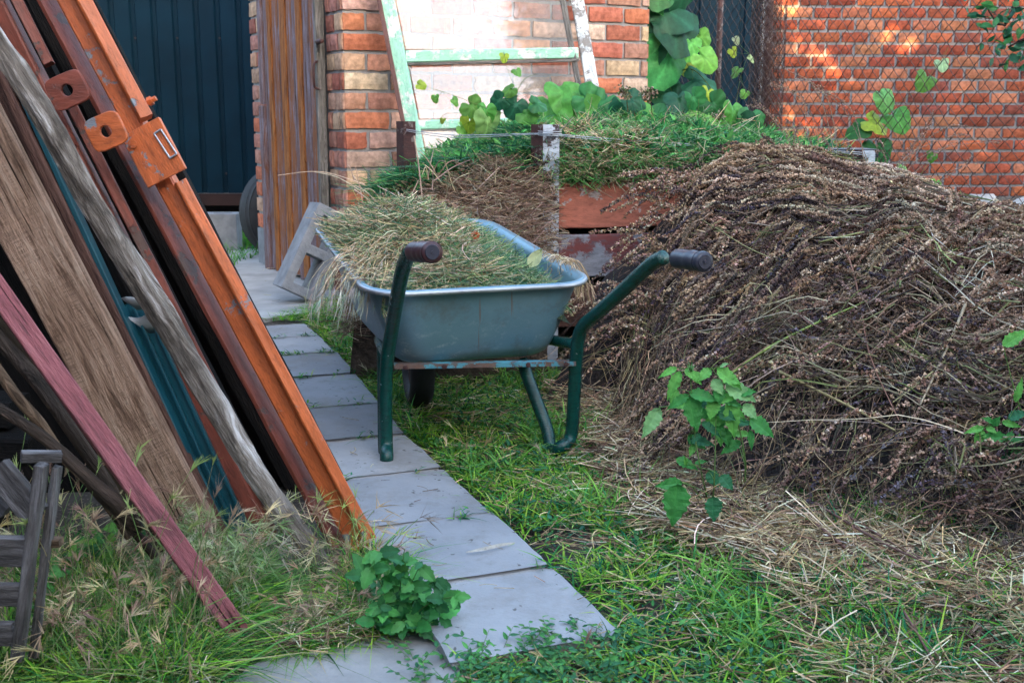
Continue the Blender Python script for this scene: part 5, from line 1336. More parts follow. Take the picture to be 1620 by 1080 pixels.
scatter(b, lf_, np.column_stack([xy, z_ + U(-.02, .035, N)]), rand_rot(N), U(.022, .06, N), mixc([(.04, .20, .06), (.08, .30, .08), (.02, .12, .05), (.13, .36, .09)], N))
N = 2600; xy = np.column_stack([U(-.60, .15, N), U(4.64, 5.2, N)]); z_ = CZ(xy[:, 0], xy[:, 1])
blades(b, xy, .12, .008, 1.0, [(.03, .13, .05), (.04, .17, .06), (.02, .10, .06)], .8, z_[:, None] - .02)
N = 3500; xy = np.column_stack([U(.12, 1.0, N), U(4.62, 4.74, N)]); litter(b, xy, .09, .0014, [(.06, .22, .06), (.12, .34, .08), (.03, .12, .04), (.18, .38, .12), (.46, .38, .22), (.34, .24, .14), (.50, .42, .26)], .735, .09, .9, tilt=.55)
N = 260; xy = np.column_stack([U(-.55, 1.5, N), U(4.7, 5.9, N)]); z_ = CZ(xy[:, 0], xy[:, 1]); litter(b, xy, .16, .0012, STC, z_, .06, .5, tilt=.4)
N = 1800; xy = np.column_stack([U(-.55, 1.5, N), U(4.66, 5.9, N)]); z_ = CZ(xy[:, 0], xy[:, 1]); blades(b, xy, .13, .006, 1.3, [(.07, .28, .07), (.14, .36, .10), (.26, .38, .15), (.03, .13, .05), (.42, .38, .22)], .9, z_[:, None] - .03)
N = 1500; xy = np.column_stack([U(.15, 1.1, N), U(4.66, 5.6, N)]); xy = xy[clump_noise(xy, 4, 1.2) > .1]; z_ = CZ(xy[:, 0], xy[:, 1]); litter(b, xy, .12, .0012, [(.22, .30, .14), (.30, .34, .2), (.36, .30, .2), (.14, .26, .12)], z_, .06, .8, tilt=.5)
b.build('cut_weeds', M['grass'], gh)['kind'] = 'stuff'
def DZ(x, y):
    z = .67 - .9 * np.clip(4.62 - y, 0, 1) * .9 + .05 * np.sin(x * 6 + 2) + .06 * np.exp(-((x + .05) / .22) ** 2)
    return z - np.clip(-.42 - x, 0, 1) * .5
dh = empty('dry_hay', (-.1, 4.5, 0), 'matted brown dry hay slumping over the front of the compost bin behind the wheelbarrow', 'hay')
M['haycore'] = m_plain('hay_core', (.03, .02, .014), (.10, .07, .05), 30, 1, 1, .02)
mound('hay_core', DZ, -.62, .14, 4.22, 4.78, M['haycore'], dh, .03)
b = Batch()
N = 9000; xy = np.column_stack([U(-.64, .15, N), U(4.20, 4.82, N)]); z_ = DZ(xy[:, 0], xy[:, 1]) - .02
litter(b, xy, .12, .0011, [(.24, .15, .10), (.34, .24, .16), (.17, .10, .07), (.42, .33, .23), (.30, .20, .14)], z_, .06, .8, tilt=.35)
N = 600; xy = np.column_stack([U(.14, .55, N), U(4.66, 4.9, N)]); z_ = CZ(xy[:, 0], xy[:, 1]) - .01; litter(b, xy, .13, .0012, STC, z_, .05, .6, tilt=.4)
N = 26
for i in range(N):
    x = rng.uniform(560, 790); y = rng.uniform(270, 330); q = P(x, y, 4.35 + rng.uniform(0, .3)); dx = rng.normal() * .09
    free_stalk(b, [q, q + Vector((dx * .5, -.02, .05)), q + Vector((dx, rng.normal() * .05, .10 * rng.uniform(.2, 1.2)))], .0022, mixc([(.45, .33, .25), (.38, .26, .2), (.5, .42, .3)], 1)[0])
b.build('hay', M['straw'], dh)['kind'] = 'stuff'
b = Batch()
for pts in ([(590, 360), (575, 340), (572, 310), (562, 262)], [(575, 340), (605, 322), (640, 315), (690, 308)], [(575, 342), (560, 352), (552, 372)], [(612, 330), (605, 305)], [(640, 332), (655, 300), (662, 285)], [(560, 300), (585, 318), (600, 335)], [(600, 318), (620, 345)], [(655, 215), (662, 260), (668, 320), (665, 345)]):
    free_stalk(b, [P(x, y, 4.15) for x, y in pts], .0030, (.48, .33, .26))
tag(b.build('dry_twigs', M['stalk'], None, True), 'pinkish bare branching twigs sticking up behind the left rim of the wheelbarrow', 'twigs')

# ================================================================== LOAD IN THE WHEELBARROW
def LP(u, v):
    """on the load: u across (-1 left rim), v along (-1 rear, 1 front)"""
    u = np.asarray(u, float); v = np.asarray(v, float)
    hw = .325 - .0075 * (v + 1); zr = .518 + .05 * (v + 1)
    z = zr - .035 + .155 * np.exp(-((u + .22) / .72) ** 2) * np.exp(-((v - .15) / .85) ** 2) - .13 * np.clip(u - .55, 0, 1) - .02 * (v < -.8)
    z -= np.clip(-u - 1.0, 0, 1) * .7; z -= np.clip(-v - .93, 0, 1) * .5
    p = np.array(tuple(cen)) + np.array(tuple(axv)) * (u * hw)[..., None] + np.array(tuple(ayv)) * (v * .505)[..., None]
    p[..., 2] = z; return p
lr = empty('weed_load', (cen.x, cen.y, .5), 'heap of wilting cut weeds and hay filling the wheelbarrow tray', 'cuttings')
X, Y = np.meshgrid(np.linspace(-.87, .86, 30), np.linspace(-.91, .88, 40)); p = LP(X, Y); p[..., 2] -= .02
e = (np.abs(X - X.min()) < 1e-6) | (np.abs(X - X.max()) < 1e-6) | (np.abs(Y - Y.min()) < 1e-6) | (np.abs(Y - Y.max()) < 1e-6)
p[..., 2] = np.where(e, p[..., 2] - .02, p[..., 2])
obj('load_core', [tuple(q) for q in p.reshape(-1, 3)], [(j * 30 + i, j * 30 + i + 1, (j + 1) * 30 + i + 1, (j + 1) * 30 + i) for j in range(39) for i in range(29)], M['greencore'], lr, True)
b = Batch()
def inside_tray(Pt):
    c0_, ax_, ay_ = np.array(tuple(cen)), np.array(tuple(axv)), np.array(tuple(ayv)); q = Pt - c0_
    a_ = q @ ax_; l_ = q @ ay_; z_ = Pt[..., 2]
    l2 = np.clip(l_, -.478, .47); low = z_ < .53 + .1 * (l2 + .5)
    a2 = np.where(low, np.clip(a_, -.285, .285), np.clip(a_, -.36, .33))
    return Pt + ax_ * (a2 - a_)[..., None] + ay_ * (l2 - l_)[..., None]
LG = [(.20, .28, .12), (.10, .20, .09), (.28, .34, .16), (.06, .16, .09), (.34, .34, .20), (.14, .26, .12), (.42, .38, .26), (.08, .17, .12)]
N = 11000; u_, v_ = U(-.98, .88, N), U(-.90, .88, N); keep = ~((u_ > .7) & (U(0, 1, N) < .3)); u_, v_ = u_[keep], v_[keep]; p = LP(u_, v_); N = len(u_)
litter(b, p[:, :2], .085, .00085, LG, p[:, 2] - .02, .04, .8, tilt=.4, clamp=inside_tray)
N = 2000; u_, v_ = U(-1.0, .2, N), U(-.85, .9, N); p = LP(u_, v_); litter(b, p[:, :2], .11, .001, STC + [(.55, .42, .30)], p[:, 2] - .015, .045, .7, tilt=.3, clamp=inside_tray)
N = 4200; u_, v_ = U(-.86, .7, N), U(-.84, .84, N); p = LP(u_, v_)
scatter(b, lf_, p + np.column_stack([np.zeros((N, 2)), U(-.02, .02, N)]), rand_rot(N), U(.008, .022, N), mixc(LG[:6], N))
# long dry stems and drooping heads over the left rim
N = 85; u0_ = U(-.95, -.4, N); v0_ = U(-.66, -.16, N); S = 8; t_ = np.linspace(0, 1, S)
a0 = LP(u0_, v0_); Pt = np.zeros((N, S, 3)); reach = U(.03, .13, N); 
for i in range(S):
    Pt[:, i] = a0 - np.array(tuple(axv)) * (reach * t_[i] * 1.3)[:, None] - np.array(tuple(ayv)) * (U(-.02, .02, N) * t_[i] + .08 * t_[i])[:, None]
    Pt[:, i, 2] = a0[:, 2] + .03 * math.sin(t_[i] * 2.4) - reach * .55 * t_[i] ** 2.5
tubes(b, Pt, np.full((N, S), .0009), mixc(STC + [(.55, .42, .30)], N), 3)
ear_spikelets(b, Pt[:, -1], nrm(Pt[:, -1] - Pt[:, -2]), U(.03, .06, N), 14, [(.40, .40, .32), (.46, .38, .28), (.28, .34, .27), (.50, .46, .40)], .25, 1.6, .0006)
N = 26; u0_ = U(-.6, .9, N); a0 = LP(u0_, U(-.9, .3, N)); ear_spikelets(b, a0 + [0, 0, .015], nrm(rng.normal(size=(N, 3)) * [1, 1, .3] - [0, .6, 0]), U(.04, .06, N), 22, [(.48, .46, .36), (.40, .40, .30)], .18, .6, .0006)
# spill over the right rim corner
N = 60; a0 = LP(U(.85, .97, N), U(-.75, -.2, N)); a0[:, 2] = .555; Pt = np.zeros((N, S, 3)); rc_ = U(.02, .10, N)
for i in range(S):
    Pt[:, i] = a0 + np.array(tuple(axv)) * (rc_ * t_[i])[:, None]; Pt[:, i, 2] = a0[:, 2] + .025 * math.sin(t_[i] * 2.6) - rc_ * .9 * t_[i] ** 2
tubes(b, Pt, np.full((N, S), .0009), mixc(STC, N), 3); ear_spikelets(b, Pt[:, -1], nrm(Pt[:, -1] - Pt[:, -2]), U(.02, .05, N), 8, EC[:3], .3, 1.0)
b.build('wilted_weeds', M['straw'], lr)['kind'] = 'stuff'
b = Batch(); fc = P(752, 372, 3.50)
for k in range(11):
    a = 2 * math.pi * k / 11; d_ = np.array([[math.cos(a), -.3, math.sin(a)]]); p0 = np.array([tuple(fc)])
    Pt = p0[:, None, :] + d_[:, None, :] * np.linspace(.002, .014, 3)[None, :, None]; ribbons(b, Pt, np.array([[.003, .006, .003]]), nrm(np.array([[-math.sin(a), 0, math.cos(a)]])), np.array([[.55, .10, .04]]))
bits(b, np.array([tuple(fc)]) + rng.normal(size=(14, 3)) * .002, np.full(14, .003), mixc([(.25, .10, .03)], 14))
tag(b.build('marigold_flower', M['leaf']), 'small orange red flower head lying on the weeds in the wheelbarrow', 'flower')
dlf = leaf_shape(1, .55, 6, 2, 0, .25, .2); b = Batch()
scatter(b, dlf, np.array([tuple(P(838, 425, 3.45))]), frames(np.array([[.45, .25, .75]]), np.array([[-.2, -1, .3]])), np.array([.075]), np.array([[.40, .42, .22]]))
tag(b.build('withered_leaf', M['leaf']), 'large pale yellow green withered leaf against the right side of the tray', 'leaf')

# ================================================================== CLIMBING AND SPRAWLING VINES
HL = [heart_leaf(.10, s, l) for s, l in ((1, .06), (2, .12), (3, .04), (4, .10))]
def leaf_at(b, px, py, Y, dia, ang, col, tilt=.35, kind=None, yaw=0.0):
    """one big leaf centred at a pixel, tip pointing at ang (0 right, 90 down in the picture)"""
    a = R_(ang + 22 * rng.normal()); fw_ = np.array([[math.cos(a), -.15 + .3 * rng.normal(), -math.sin(a)]]); up_ = np.array([[yaw + .5 * rng.normal(), -1.0, tilt + .35 + .4 * rng.normal()]]); col = tuple(np.array(col) * rng.uniform(.7, 1.3))
    s = dia / F * Y; c = P(px, py, Y); f = nrm(fw_)[0]; fr_ = frames(fw_, up_)
    pos = np.array([tuple(c)]) - fr_[0, :, 0] * s * .15
    scatter(b, HL[kind if kind is not None else rng.integers(0, 4)], pos.reshape(1, 3), fr_, np.array([s]), np.array([col]))
    return pos[0]
G1, G2, G3, G4, G5 = (.035, .16, .055), (.07, .25, .05), (.02, .10, .05), (.14, .34, .06), (.30, .40, .04)
def vine(name, label, leaves, stems, Yd, rr=.0022):
    root = empty(name, stems[0][0], label, 'vine')
    b = Batch(); sb_ = Batch()
    for lf in leaves:
        px, py, dia, ang, col = lf[:5]; Y = lf[5] if len(lf) > 5 else Yd
        if name == 'climbing_vine': dia *= .86; col = tuple(np.array(col) * rng.uniform(.8, 1.7))
        pos = leaf_at(b, px, py, Y, dia, ang, col, lf[6] if len(lf) > 6 else (-.15 if name == 'climbing_vine' else .35))
        # leaf stalk back to the nearest stem point
        best = min((q for st in stems for q in st), key=lambda q: (Vector(pos) - Vector(q)).length)
        free_stalk(sb_, [Vector(best), (Vector(best) + Vector(pos)) / 2 + Vector((0, 0, -.01)), Vector(pos)], rr * .6, (.12, .20, .05))
    for st in stems: free_stalk(sb_, st, rr, (.13, .17, .05))
    b.build('leaves', M['leaf'], root, True); sb_.build('stem', M['leaf'], root, True)
Yr = 5.75
G1, G2 = (.045, .20, .06), (.10, .33, .06)
rows = [(870, 168, 74, 100, G2), (912, 187, 84, 75, (.10, .30, .06)), (893, 150, 62, 80, G2), (930, 158, 50, 60, G1), (958, 182, 66, 70, G3), (950, 165, 55, 90, G1), (1000, 178, 62, 60, G2), (985, 200, 50, 80, G1), (1030, 190, 55, 80, G1), (1060, 178, 74, 20, G3, Yr, 1.2),
        (1100, 178, 78, 55, G4), (1128, 190, 62, 60, G1), (1150, 203, 84, 10, G3, Yr, 1.4), (1160, 182, 50, 80, G2), (1040, 205, 56, 90, G2), (1078, 200, 50, 80, G3), (965, 212, 54, 100, G1), (1188, 190, 44, 90, G1), (1110, 210, 60, 60, G3), (1010, 208, 44, 90, G3), (925, 205, 44, 90, G1), (1000, 160, 40, 30, G3), (860, 182, 42, 120, G2), (1180, 205, 50, 60, G3), (1130, 168, 46, 70, G1), (1075, 160, 44, 70, G3), (1098, 158, 40, 70, G1)]
base_v = Vector((P(1000, 240, 5.9).x, 5.9, .0))
stm = [[base_v, P(1000, 240, 5.85), P(940, 205, 5.8), P(860, 190, 5.8)], [base_v, P(1010, 235, 5.85), P(1080, 205, 5.8), P(1190, 200, 5.8)], [base_v, P(980, 230, 5.85), P(960, 190, 5.8), P(915, 165, 5.8)]]
vine('sprawling_vine', 'low vine with broad round green leaves over the green cuttings in the compost bin', rows, stm, Yr)
# tendrils to the left in front of the window
Yt = 4.95
tl = [(748, 170, 36, 60, G4), (742, 197, 30, 90, G5), (732, 203, 22, 70, G4), (772, 192, 50, 90, (.22, .40, .12)), (768, 178, 34, 70, G2), (720, 160, 16, 90, G4), (665, 134, 16, 20, G5), (807, 142, 24, 130, G4), (818, 113, 16, 90, G4), (798, 90, 15, 100, G5), (688, 155, 14, 90, G4), (790, 160, 30, 120, G3), (815, 168, 36, 60, G3), (700, 190, 10, 90, G5), (832, 180, 34, 60, G2), (850, 165, 30, 40, G1)]
bt = Vector((P(830, 240, 5.0).x, 5.0, .55))
ts_ = [[bt, P(815, 200, 5.0), P(770, 172, Yt), P(700, 145, Yt), P(660, 134, Yt)], [bt, P(828, 200, 5.0), P(818, 150, Yt), P(803, 110, Yt), P(797, 82, Yt)], [bt, P(800, 200, 5.0), P(745, 182, Yt), P(705, 180, Yt), P(695, 195, Yt)], [P(815, 150, Yt), P(830, 125, Yt), P(848, 118, Yt)]]
vine('tendril_vine', 'thin light green vine tendrils reaching across the glazed sash', tl, ts_, Yt, .0014)
# climber behind the shed corner
Yc = 7.75
cl = [(1050, 14, 100, 60, G3), (1024, 48, 84, 90, G1), (1068, 40, 96, 70, G3), (1056, 95, 86, 80, (.05, .24, .07)), (1038, 68, 60, 80, G3), (1104, 128, 60, 50, G3), (1050, 142, 62, 70, G3, 7.85), (1092, 70, 50, 60, G2), (1115, 92, 46, 45, G4, 7.6), (1120, 150, 34, 70, G5, 7.6), (1030, 5, 60, 100, G1), (1085, -20, 90, 60, G3), (1040, -30, 90, 60, G1), (1075, 160, 56, 80, G3, 7.8), (1100, 165, 46, 60, G1), (1025, 135, 46, 90, (.12, .13, .03), 7.9), (1085, 100, 40, 60, (.16, .20, .03), 7.9), (1060, 185, 60, 90, G3, 7.7), (1110, 60, 34, 30, G4, 7.9)]
cb_ = Vector((P(1040, 200, 7.95).x, 7.95, 0))
vine('climbing_vine', 'tall climbing vine with large dark green leaves behind the right corner of the brick shed', cl, [[cb_, P(1045, 190, 7.95), P(1055, 120, 7.9), P(1050, 40, 7.9), P(1055, -60, 7.9)], [P(1055, 120, 7.9), P(1095, 110, 7.8), P(1125, 140, 7.7)], [P(1050, 60, 7.9), P(1090, 50, 7.9), P(1115, 80, 7.8)]], Yc, .006)
Yf = 6.6
fv = [(1400, 156, 38, 70, (.14, .36, .10)), (1418, 186, 44, 90, G2), (1360, 204, 36, 170, (.04, .18, .04)), (1384, 194, 40, 60, G5), (1465, 126, 34, 90, G4), (1490, 100, 22, 80, (.35, .5, .25)), (1388, 238, 46, 70, G1), (1446, 306, 50, 80, G2, 5.9), (1430, 270, 32, 110, G4, 5.9), (1478, 292, 20, 80, G4, 5.9), (1473, 248, 18, 90, G4, 5.9)]
bf_ = Vector((P(1440, 330, 6.0).x, 6.3, 0))
vine('fence_vine', 'vine with bright green leaves climbing the wire mesh in front of the far brick wall', fv, [[bf_, P(1436, 320, 6.2), P(1395, 240, Yf), P(1410, 175, Yf), P(1460, 135, Yf), P(1500, 75, Yf)], [bf_, P(1440, 330, 5.95), P(1455, 280, 5.9), P(1478, 245, 5.9)]], Yf, .002)
fv2 = [(1165, 112, 20, 90, G4), (1160, 82, 16, 60, G5), (1178, 148, 14, 100, G4), (1188, 92, 14, 60, (.4, .5, .2)), (1165, 63, 14, 60, (.3, .35, .2))]
vine('fence_vine', 'thin young vine stem rising in front of the blue sheet left of the mesh roll', fv2, [[P(1160, 240, 7.9), P(1163, 180, 7.9), P(1172, 120, 7.9), P(1185, 85, 7.9)]], 7.9, .0022)
# seed stems and dried blooms by the shed corner
for cl_, lb in ((((990, 150), (985, 142)), 'brown dried flower heads on a stem before the right corner of the shed'), (((1028, 152), (1022, 146)), 'brown dried flower heads on a stem just right of the shed corner'), (((1137, 183),), 'brown dried flower head among the vine leaves left of the mesh roll')):
    b = Batch()
    for (x, y) in cl_:
        q = P(x, y, 5.6); free_stalk(b, [P(cl_[0][0] + 4, y + 60, 5.7), P(cl_[0][0] + 3, y + 25, 5.65), q], .0025, (.16, .13, .07)); bits(b, np.array([tuple(q)]) + rng.normal(size=(40, 3)) * .016, U(.004, .009, 40), mixc([(.20, .14, .10), (.09, .12, .05), (.28, .22, .16)], 40))
    tag(b.build('dried_bloom', M['stalk']), lb, 'dried flower', 'dried flower heads before the shed corner')

# ================================================================== RASPBERRY PLANTS
RL = leaf_shape(1, .62, 12, 4, .22, .12, .18, .05, profile=lambda t: max(.02, math.sin(math.pi * t ** .72) ** .95 * (1 - .25 * t)))
def rasp(name, label, leafs, stems, Yd):
    root = empty(name, stems[0][0], label, 'raspberry plant', None)
    b = Batch(); s_ = Batch()
    for (x0, y0, x1, y1, wpx, col, *yy) in leafs:
        Y = yy[0] if yy else Yd; a = P(x0, y0, Y); e = P(x1, y1, Y - .02); d_ = e - a; L = d_.length
        W_ = wpx / F * Y / L; base = (RL[0] * np.array([1, W_ / .62, 1]), RL[1], RL[2], RL[3])
        up_ = np.array([[.15 * rng.normal(), -.85, .65 + .2 * rng.normal()]])
        scatter(b, base, np.array([tuple(a)]), frames(np.array([tuple(d_)]), up_), np.array([L]), np.array([col]))
        best = min((Vector(q) for st in stems for q in st[1:]), key=lambda q: (a - q).length)
        free_stalk(s_, [best, (best + a) / 2 + Vector((0, 0, .004)), a], .0011, (.16, .28, .07))
    for st in stems: free_stalk(s_, st, .0022, (.14, .24, .07))
    b.build('leaves', M['leaf'], root); s_.build('stem', M['leaf'], root, True)
YR_ = 2.72; ra, rb_, rc2, rd_ = (.06, .26, .06), (.14, .40, .08), (.24, .46, .18), (.03, .15, .06)
q0 = G(1125, 812); q1 = G(1170, 800)
lv = [(1089, 627, 1106, 684, 40, ra), (1089, 625, 1054, 647, 18, ra), (1043, 645, 1016, 694, 28, rc2), (1077, 588, 1054, 632, 22, rb_), (1090, 622, 1140, 632, 26, ra), (1124, 584, 1103, 602, 20, rb_), (1133, 584, 1176, 614, 28, rb_), (1147, 608, 1198, 634, 32, rc2), (1154, 636, 1163, 694, 30, rb_), (1176, 640, 1198, 662, 24, rc2), (1186, 662, 1226, 690, 32, ra),
      (1132, 632, 1122, 664, 26, rb_), (1138, 650, 1164, 664, 24, rd_), (1072, 765, 1065, 834, 50, ra, 2.50), (1078, 764, 1038, 768, 24, ra, 2.52), (1127, 785, 1131, 826, 34, rd_, 2.55), (1140, 752, 1160, 774, 26, rd_, 2.6), (1128, 600, 1144, 624, 22, rc2), (1070, 582, 1042, 596, 14, rb_), (1095, 588, 1110, 608, 18, rb_), (1140, 580, 1152, 574, 10, rc2), (1085, 583, 1100, 600, 18, rb_), (1110, 668, 1142, 690, 18, rd_), (1186, 680, 1190, 712, 14, ra), (1085, 735, 1084, 722, 10, rb_), (1100, 733, 1118, 728, 12, ra), (1120, 745, 1138, 770, 26, rd_), (1136, 612, 1140, 640, 24, ra), (1168, 622, 1196, 618, 20, ra), (1150, 598, 1172, 606, 18, rb_)]
for (dx, dy) in ((-6, -14), (-3, -17), (2, -16), (5, -12), (0, -12)): lv.append((1093, 590, 1093 + dx, 590 + dy, 4, rc2))
for k in range(26):
    st_ = [(1094, 640), (1150, 640), (1128, 660), (1098, 700), (1165, 690)][k % 5]; a_ = rng.uniform(-.3, 3.4); l_ = rng.uniform(22, 44)
    x_, y_ = st_[0] + rng.normal() * 16, st_[1] + rng.normal() * 14; lv.append((x_, y_, x_ + l_ * math.cos(a_), y_ + l_ * math.sin(a_) * .8, l_ * .55, [ra, rb_, rd_][k % 3], YR_ + rng.uniform(.0, .10)))
rasp('raspberry_plant', 'young raspberry plant with bright toothed leaves in front of the dry heap, beside the wheelbarrow', lv,
     [[q0, P(1108, 740, 2.70), P(1098, 680, YR_), P(1094, 622, YR_), P(1092, 590, YR_)], [q1, P(1180, 740, 2.72), P(1165, 660, YR_), P(1140, 605, YR_), P(1128, 585, YR_)], [q0, P(1095, 770, 2.68), P(1074, 762, 2.66)], [P(1094, 622, YR_), P(1065, 640, YR_), P(1043, 644, YR_)], [P(1165, 660, YR_), P(1186, 662, YR_)], [q0, P(1130, 760, 2.7), P(1133, 640, YR_)]], YR_)
YR2 = float(hsp(1590, 700, .16).y)
lv = [(1555, 676, 1526, 684, 13, rb_), (1554, 680, 1543, 706, 20, rb_), (1591, 692, 1549, 689, 20, ra), (1588, 703, 1556, 697, 14, ra), (1591, 689, 1626, 696, 22, ra), (1591, 703, 1626, 724, 24, ra), (1590, 708, 1602, 750, 38, rd_), (1585, 667, 1617, 675, 13, rb_), (1596, 662, 1626, 650, 22, rd_), (1587, 547, 1628, 520, 24, rb_), (1606, 634, 1618, 598, 14, rb_), (1570, 672, 1582, 660, 16, ra), (1560, 676, 1578, 684, 14, rb_), (1570, 668, 1556, 660, 12, ra)]
qb = Vector(hsp(1640, 820, .0)); 
rasp('raspberry_plant', 'raspberry shoot with dark green leaves at the right edge, growing through the dry heap', lv, [[qb, P(1640, 760, YR2), P(1625, 715, YR2), P(1592, 697, YR2), P(1560, 677, YR2)], [qb, P(1640, 700, YR2), P(1612, 640, YR2), P(1590, 560, YR2)]], YR2)

# ================================================================== LEAFY WEED BY THE PATH
wl = leaf_shape(1, .62, 8, 3, .28, .10, .3, profile=lambda t: (math.sin(math.pi * t ** .8) ** .7) * (1 if t < .8 else 1) if 0 < t < 1 else .02)
wr = G(628, 1003); wroot = empty('leafy_weed', (wr.x, wr.y, 0), 'bushy dark green leafy weed beside the near end of the path', 'weed')
b = Batch(); s_ = Batch(); tips = [(585, 890), (600, 875), (640, 868), (668, 888), (690, 915), (712, 950), (700, 975), (600, 960), (580, 930), (640, 985), (612, 1008), (665, 960), (650, 920), (620, 900), (685, 945), (592, 985), (640, 1018), (625, 940), (720, 942), (575, 905), (660, 990)]
for i, (x, y) in enumerate(tips):
    Y = wr.y + rng.uniform(-.10, .10); tip = P(x, y, Y); tip.z = max(tip.z, .02)
    mid_ = (wr + tip) / 2 + Vector((0, 0, .02)); free_stalk(s_, [wr, mid_, tip], .0016, (.10, .20, .06))
    for k in range(13):
        f = rng.uniform(.30, 1.03); p_ = (wr.lerp(mid_, f * 2) if f < .5 else mid_.lerp(tip, (f - .5) * 2))
        d_ = rng.normal(size=3) * [1, .8, .5] + [(tip - wr).x * 2, -.5, .15]
        scatter(b, wl, np.array([tuple(p_)]), frames(d_[None], np.array([[.25 * rng.normal(), -.75, .75]])), np.array([rng.uniform(.022, .046)]), mixc([(.04, .20, .05), (.06, .26, .06), (.03, .15, .05), (.08, .30, .07)], 1))
b.build('leaves', M['leaf'], wroot); s_.build('stem', M['leaf'], wroot)
# knotweed creeping along the bottom
b = Batch()
kn = leaf_shape(1, .42, 4, 1, 0, .12, .15)
creep = gpoly([(640, 1030), (740, 1050), (840, 1035), (990, 990), (1010, 1120), (650, 1130)])
starts = sample(creep, 130)
for (x, y) in starts:
    a = rng.uniform(0, 6.28); L = rng.uniform(.04, .11); pts = [Vector((x, y, .004)), Vector((x + math.cos(a) * L * .5, y + math.sin(a) * L * .5, .02 + rng.uniform(0, .02))), Vector((x + math.cos(a) * L, y + math.sin(a) * L, .02 + rng.uniform(0, .045)))]
    free_stalk(b, pts, .0008, (.14, .24, .08)); n_ = 9
    tt = np.linspace(.1, 1, n_); pos = np.array([tuple(pts[0].lerp(pts[1], t * 2) if t < .5 else pts[1].lerp(pts[2], t * 2 - 1)) for t in tt])
    sg = np.where(np.arange(n_) % 2, 1, -1)[:, None]; sdv = np.array([[-math.sin(a), math.cos(a), .35]]) * sg + np.array([[math.cos(a), math.sin(a), .3]]) * .7 + rng.normal(size=(n_, 3)) * .2
    scatter(b, kn, pos, frames(sdv, np.tile([[0, -.3, 1.]], (n_, 1)) + rng.normal(size=(n_, 3)) * .2), U(.011, .021, n_), mixc([(.05, .20, .05), (.08, .26, .06), (.03, .15, .06)], n_))
tag(b.build('creeping_weed', M['leaf']), 'creeping weed with small oval leaves along the near end of the path', 'weeds', kind='stuff')
# white clover head
b = Batch(); c0 = P(41, 992, 1.95); N = 44; d_ = nrm(rng.normal(size=(N, 3)) + [0, -.3, .1]); p0 = np.tile(np.array([tuple(c0)]), (N, 1))
ribbons(b, p0[:, None, :] + d_[:, None, :] * np.linspace(.002, .014, 3)[None, :, None], np.tile([[.001, .0024, .001]], (N, 1)), nrm(rng.normal(size=(N, 3))), np.tile([[.75, .76, .72]], (N, 1)))
free_stalk(b, [Vector((c0.x, c0.y, 0)), Vector((c0.x + .01, c0.y, c0.z * .5)), c0], .001, (.1, .2, .05))
tag(b.build('clover_flower', M['leaf']), 'white clover flower among the tall grass at the foot of the crate', 'flower')
# shrub leaning in at top right
tr = empty('small_tree', (3.35, 6.2, 0), 'small tree whose leafy branch hangs into the top right corner before the brick wall', 'tree')
tj = [Vector((3.35, 6.2, -.05)), Vector((3.3, 6.1, .9)), Vector((3.2, 6.0, 1.7)), Vector((3.25, 6.0, 2.5))]
obj('trunk', *join(tube_path(tj, .04, 10, True, [.05, .042, .03, .015]), tube_path([tj[2], P(1640, -30, 5.6), P(1590, 40, 5.5), P(1560, 10, 5.5)], .01, 8, True, [.018, .012, .006, .003]), tube_path([tj[2], Vector((2.95, 5.9, 1.9)), P(1600, -40, 5.6), P(1545, -5, 5.6)], .01, 8, True, [.016, .01, .006, .003]), tube_path([tj[1] + Vector((0, 0, .4)), P(1650, 60, 5.6), P(1595, 75, 5.5)], .01, 8, True, [.014, .008, .003])), M['bark'], tr, True)
b = Batch(); tl_ = leaf_shape(1, .55, 6, 2, 0, .12, .25)
N = 1500; pos = np.array([3.3, 6.1, 2.2]) + rng.normal(size=(N, 3)) * [.45, .4, .45]; 
ctr = [P(1575, 20, 5.5), P(1600, 60, 5.5), P(1555, 5, 5.55), P(1612, 30, 5.5), P(1590, 80, 5.5), P(1620, 80, 5.55)]
ex = np.array([tuple(ctr[i % 6]) for i in range(70)]) + rng.normal(size=(70, 3)) * [.05, .06, .045]; px_, py_ = proj(pos)
pos = pos[(px_ > 1625) | (py_ < -5)]; pos = np.vstack([pos, ex]); N = len(pos)
scatter(b, tl_, pos, rand_rot(N), U(.04, .075, N), mixc([(.02, .10, .05), (.035, .14, .07), (.05, .18, .05)], N))
b.build('crown', M['leaf'], tr)

# ================================================================== UNSEEN BLOCKERS ADDED ROUND THE YARD (shade it from low sun and sky)
k_ = math.tan(SUN_E) / math.cos(SUN_A); sx = math.tan(SUN_A)
YO = -11.0
def shade_h(z, Yw=11.5): return z + (Yw - YO) * k_
gx0, gx1 = 2.2 + (11.5 - YO) * sx, 9.2 + (11.5 - YO) * sx
for (x0, x1, hh, lb) in ((gx0 - 45, gx0, shade_h(3.6), 'plastered house added unseen behind the viewer to block the sun'), (gx1, gx1 + 25, shade_h(3.6), 'second plastered house added unseen behind the viewer to block the sun'), (gx0 + .02, gx1 - .02, shade_h(.6), 'low plastered annexe added between the two sun blocking houses, letting sun pass above it')):
    hs = empty('light_block_house', ((x0 + x1) / 2, YO - 3, 0), lb, 'house')  # unseen blocks added to keep the sun off the yard, gap left between
    obj('wall', *box8((x0, YO - 6, -.05), Vector((x1 - x0, 0, 0)), Vector((0, 6, 0)), Vector((0, 0, hh - .3))), M['plaster'], hs)
    obj('roof', *box8((x0, YO - 6.0, hh - .298), Vector((x1 - x0, 0, 0)), Vector((0, 6.0, 0)), Vector((0, 0, .3))), M['rail'], hs)
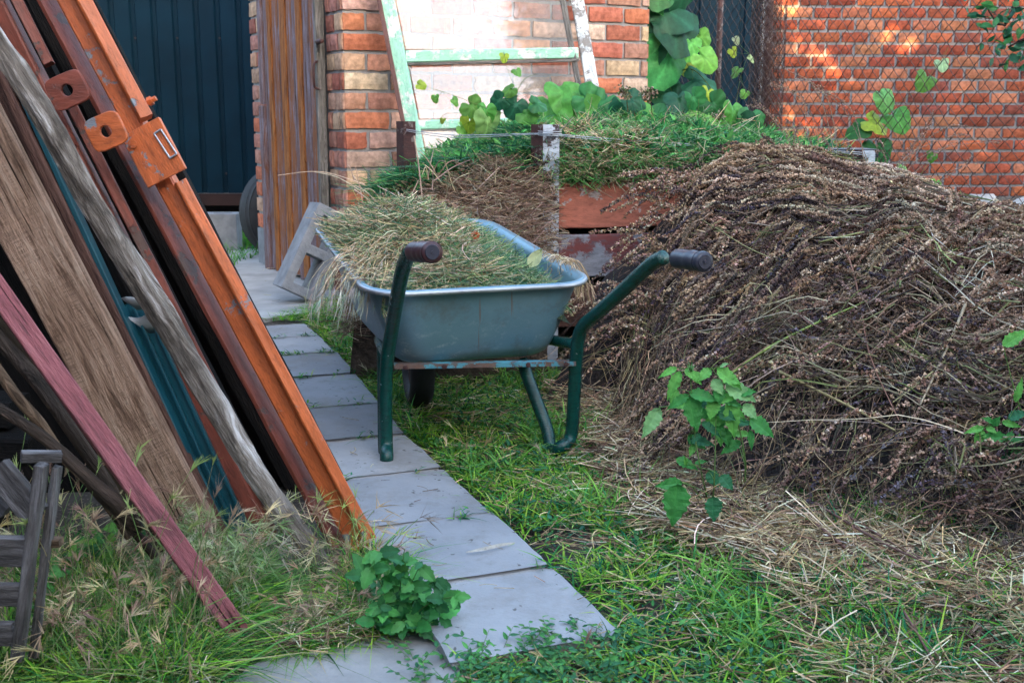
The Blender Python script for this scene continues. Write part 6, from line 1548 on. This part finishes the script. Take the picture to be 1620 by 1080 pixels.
hs = empty('sky_block_shed', (-4.6, 1.5, 0), 'dark board shed added unseen on the left to cut low sky light and back the leaning timbers', 'shed')
obj('wall', *box8((-6.2, -3.5, -.05), Vector((2.8, 0, 0)), Vector((0, 9.8, 0)), Vector((0, 0, 3.3))), M['boarddark'], hs)  # added out of view to cut low sky light from the left
obj('roof', *box8((-6.4, -3.7, 3.255), Vector((3.2, 0, 0)), Vector((0, 10.2, 0)), Vector((0, 0, .12))), M['rail'], hs)
hs = empty('light_block_house', (5.5, -4, 0), 'plastered house added unseen on the right to cut low sky light', 'house')
obj('wall', *box8((3.9, -9.5, -.05), Vector((4, 0, 0)), Vector((0, 10.0, 0)), Vector((0, 0, 4.6))), M['plaster'], hs)  # added out of view so less low sky light comes from the right
obj('roof', *box8((3.7, -9.7, 4.555), Vector((4.4, 0, 0)), Vector((0, 10.4, 0)), Vector((0, 0, .2))), M['rail'], hs)
YT = 4.5; txc = 3.4 + (11.5 - YT) * sx; tzc = 1.5 + (11.5 - YT) * k_
tt_ = empty('dapple_tree', (txc + 1.5, YT, 0), 'unseen leafy tree added on the right, its crown shaped to dapple the far wall', 'tree')
obj('trunk', *tube_path([(txc + 1.9, YT, -.05), (txc + 1.7, YT, 2.5), (txc + 1.2, YT, 5.5)], .12, 10, True, [.16, .12, .06]), M['bark'], tt_, True)
tl2_ = leaf_shape(1, .6, 3, 1, 0, .12, .25); b = Batch(); N = 62000; pos = np.column_stack([U(txc - 2.6, txc + 4.2, N), YT + rng.normal(size=N) * .14, U(tzc - 1.6, tzc + 2.2, N)])
gap = np.array([noise.noise(Vector((x * 1.9 + z * 1.5, z * 5.0, 5))) + .6 * noise.noise(Vector((x * 6, z * 12, 9))) for x, y, z in pos]) - .07 - .12 * np.abs(pos[:, 0] - (txc - .55))  # crown gaps shaped so that sun patches fall on the far wall
pos = pos[gap < rng.uniform(-.01, .02, N)]; N = len(pos)
scatter(b, tl2_, pos, rand_rot(N), U(.08, .14, N), mixc([(.03, .12, .03), (.05, .16, .04)], N)); b.build('crown', M['leaf'], tt_)
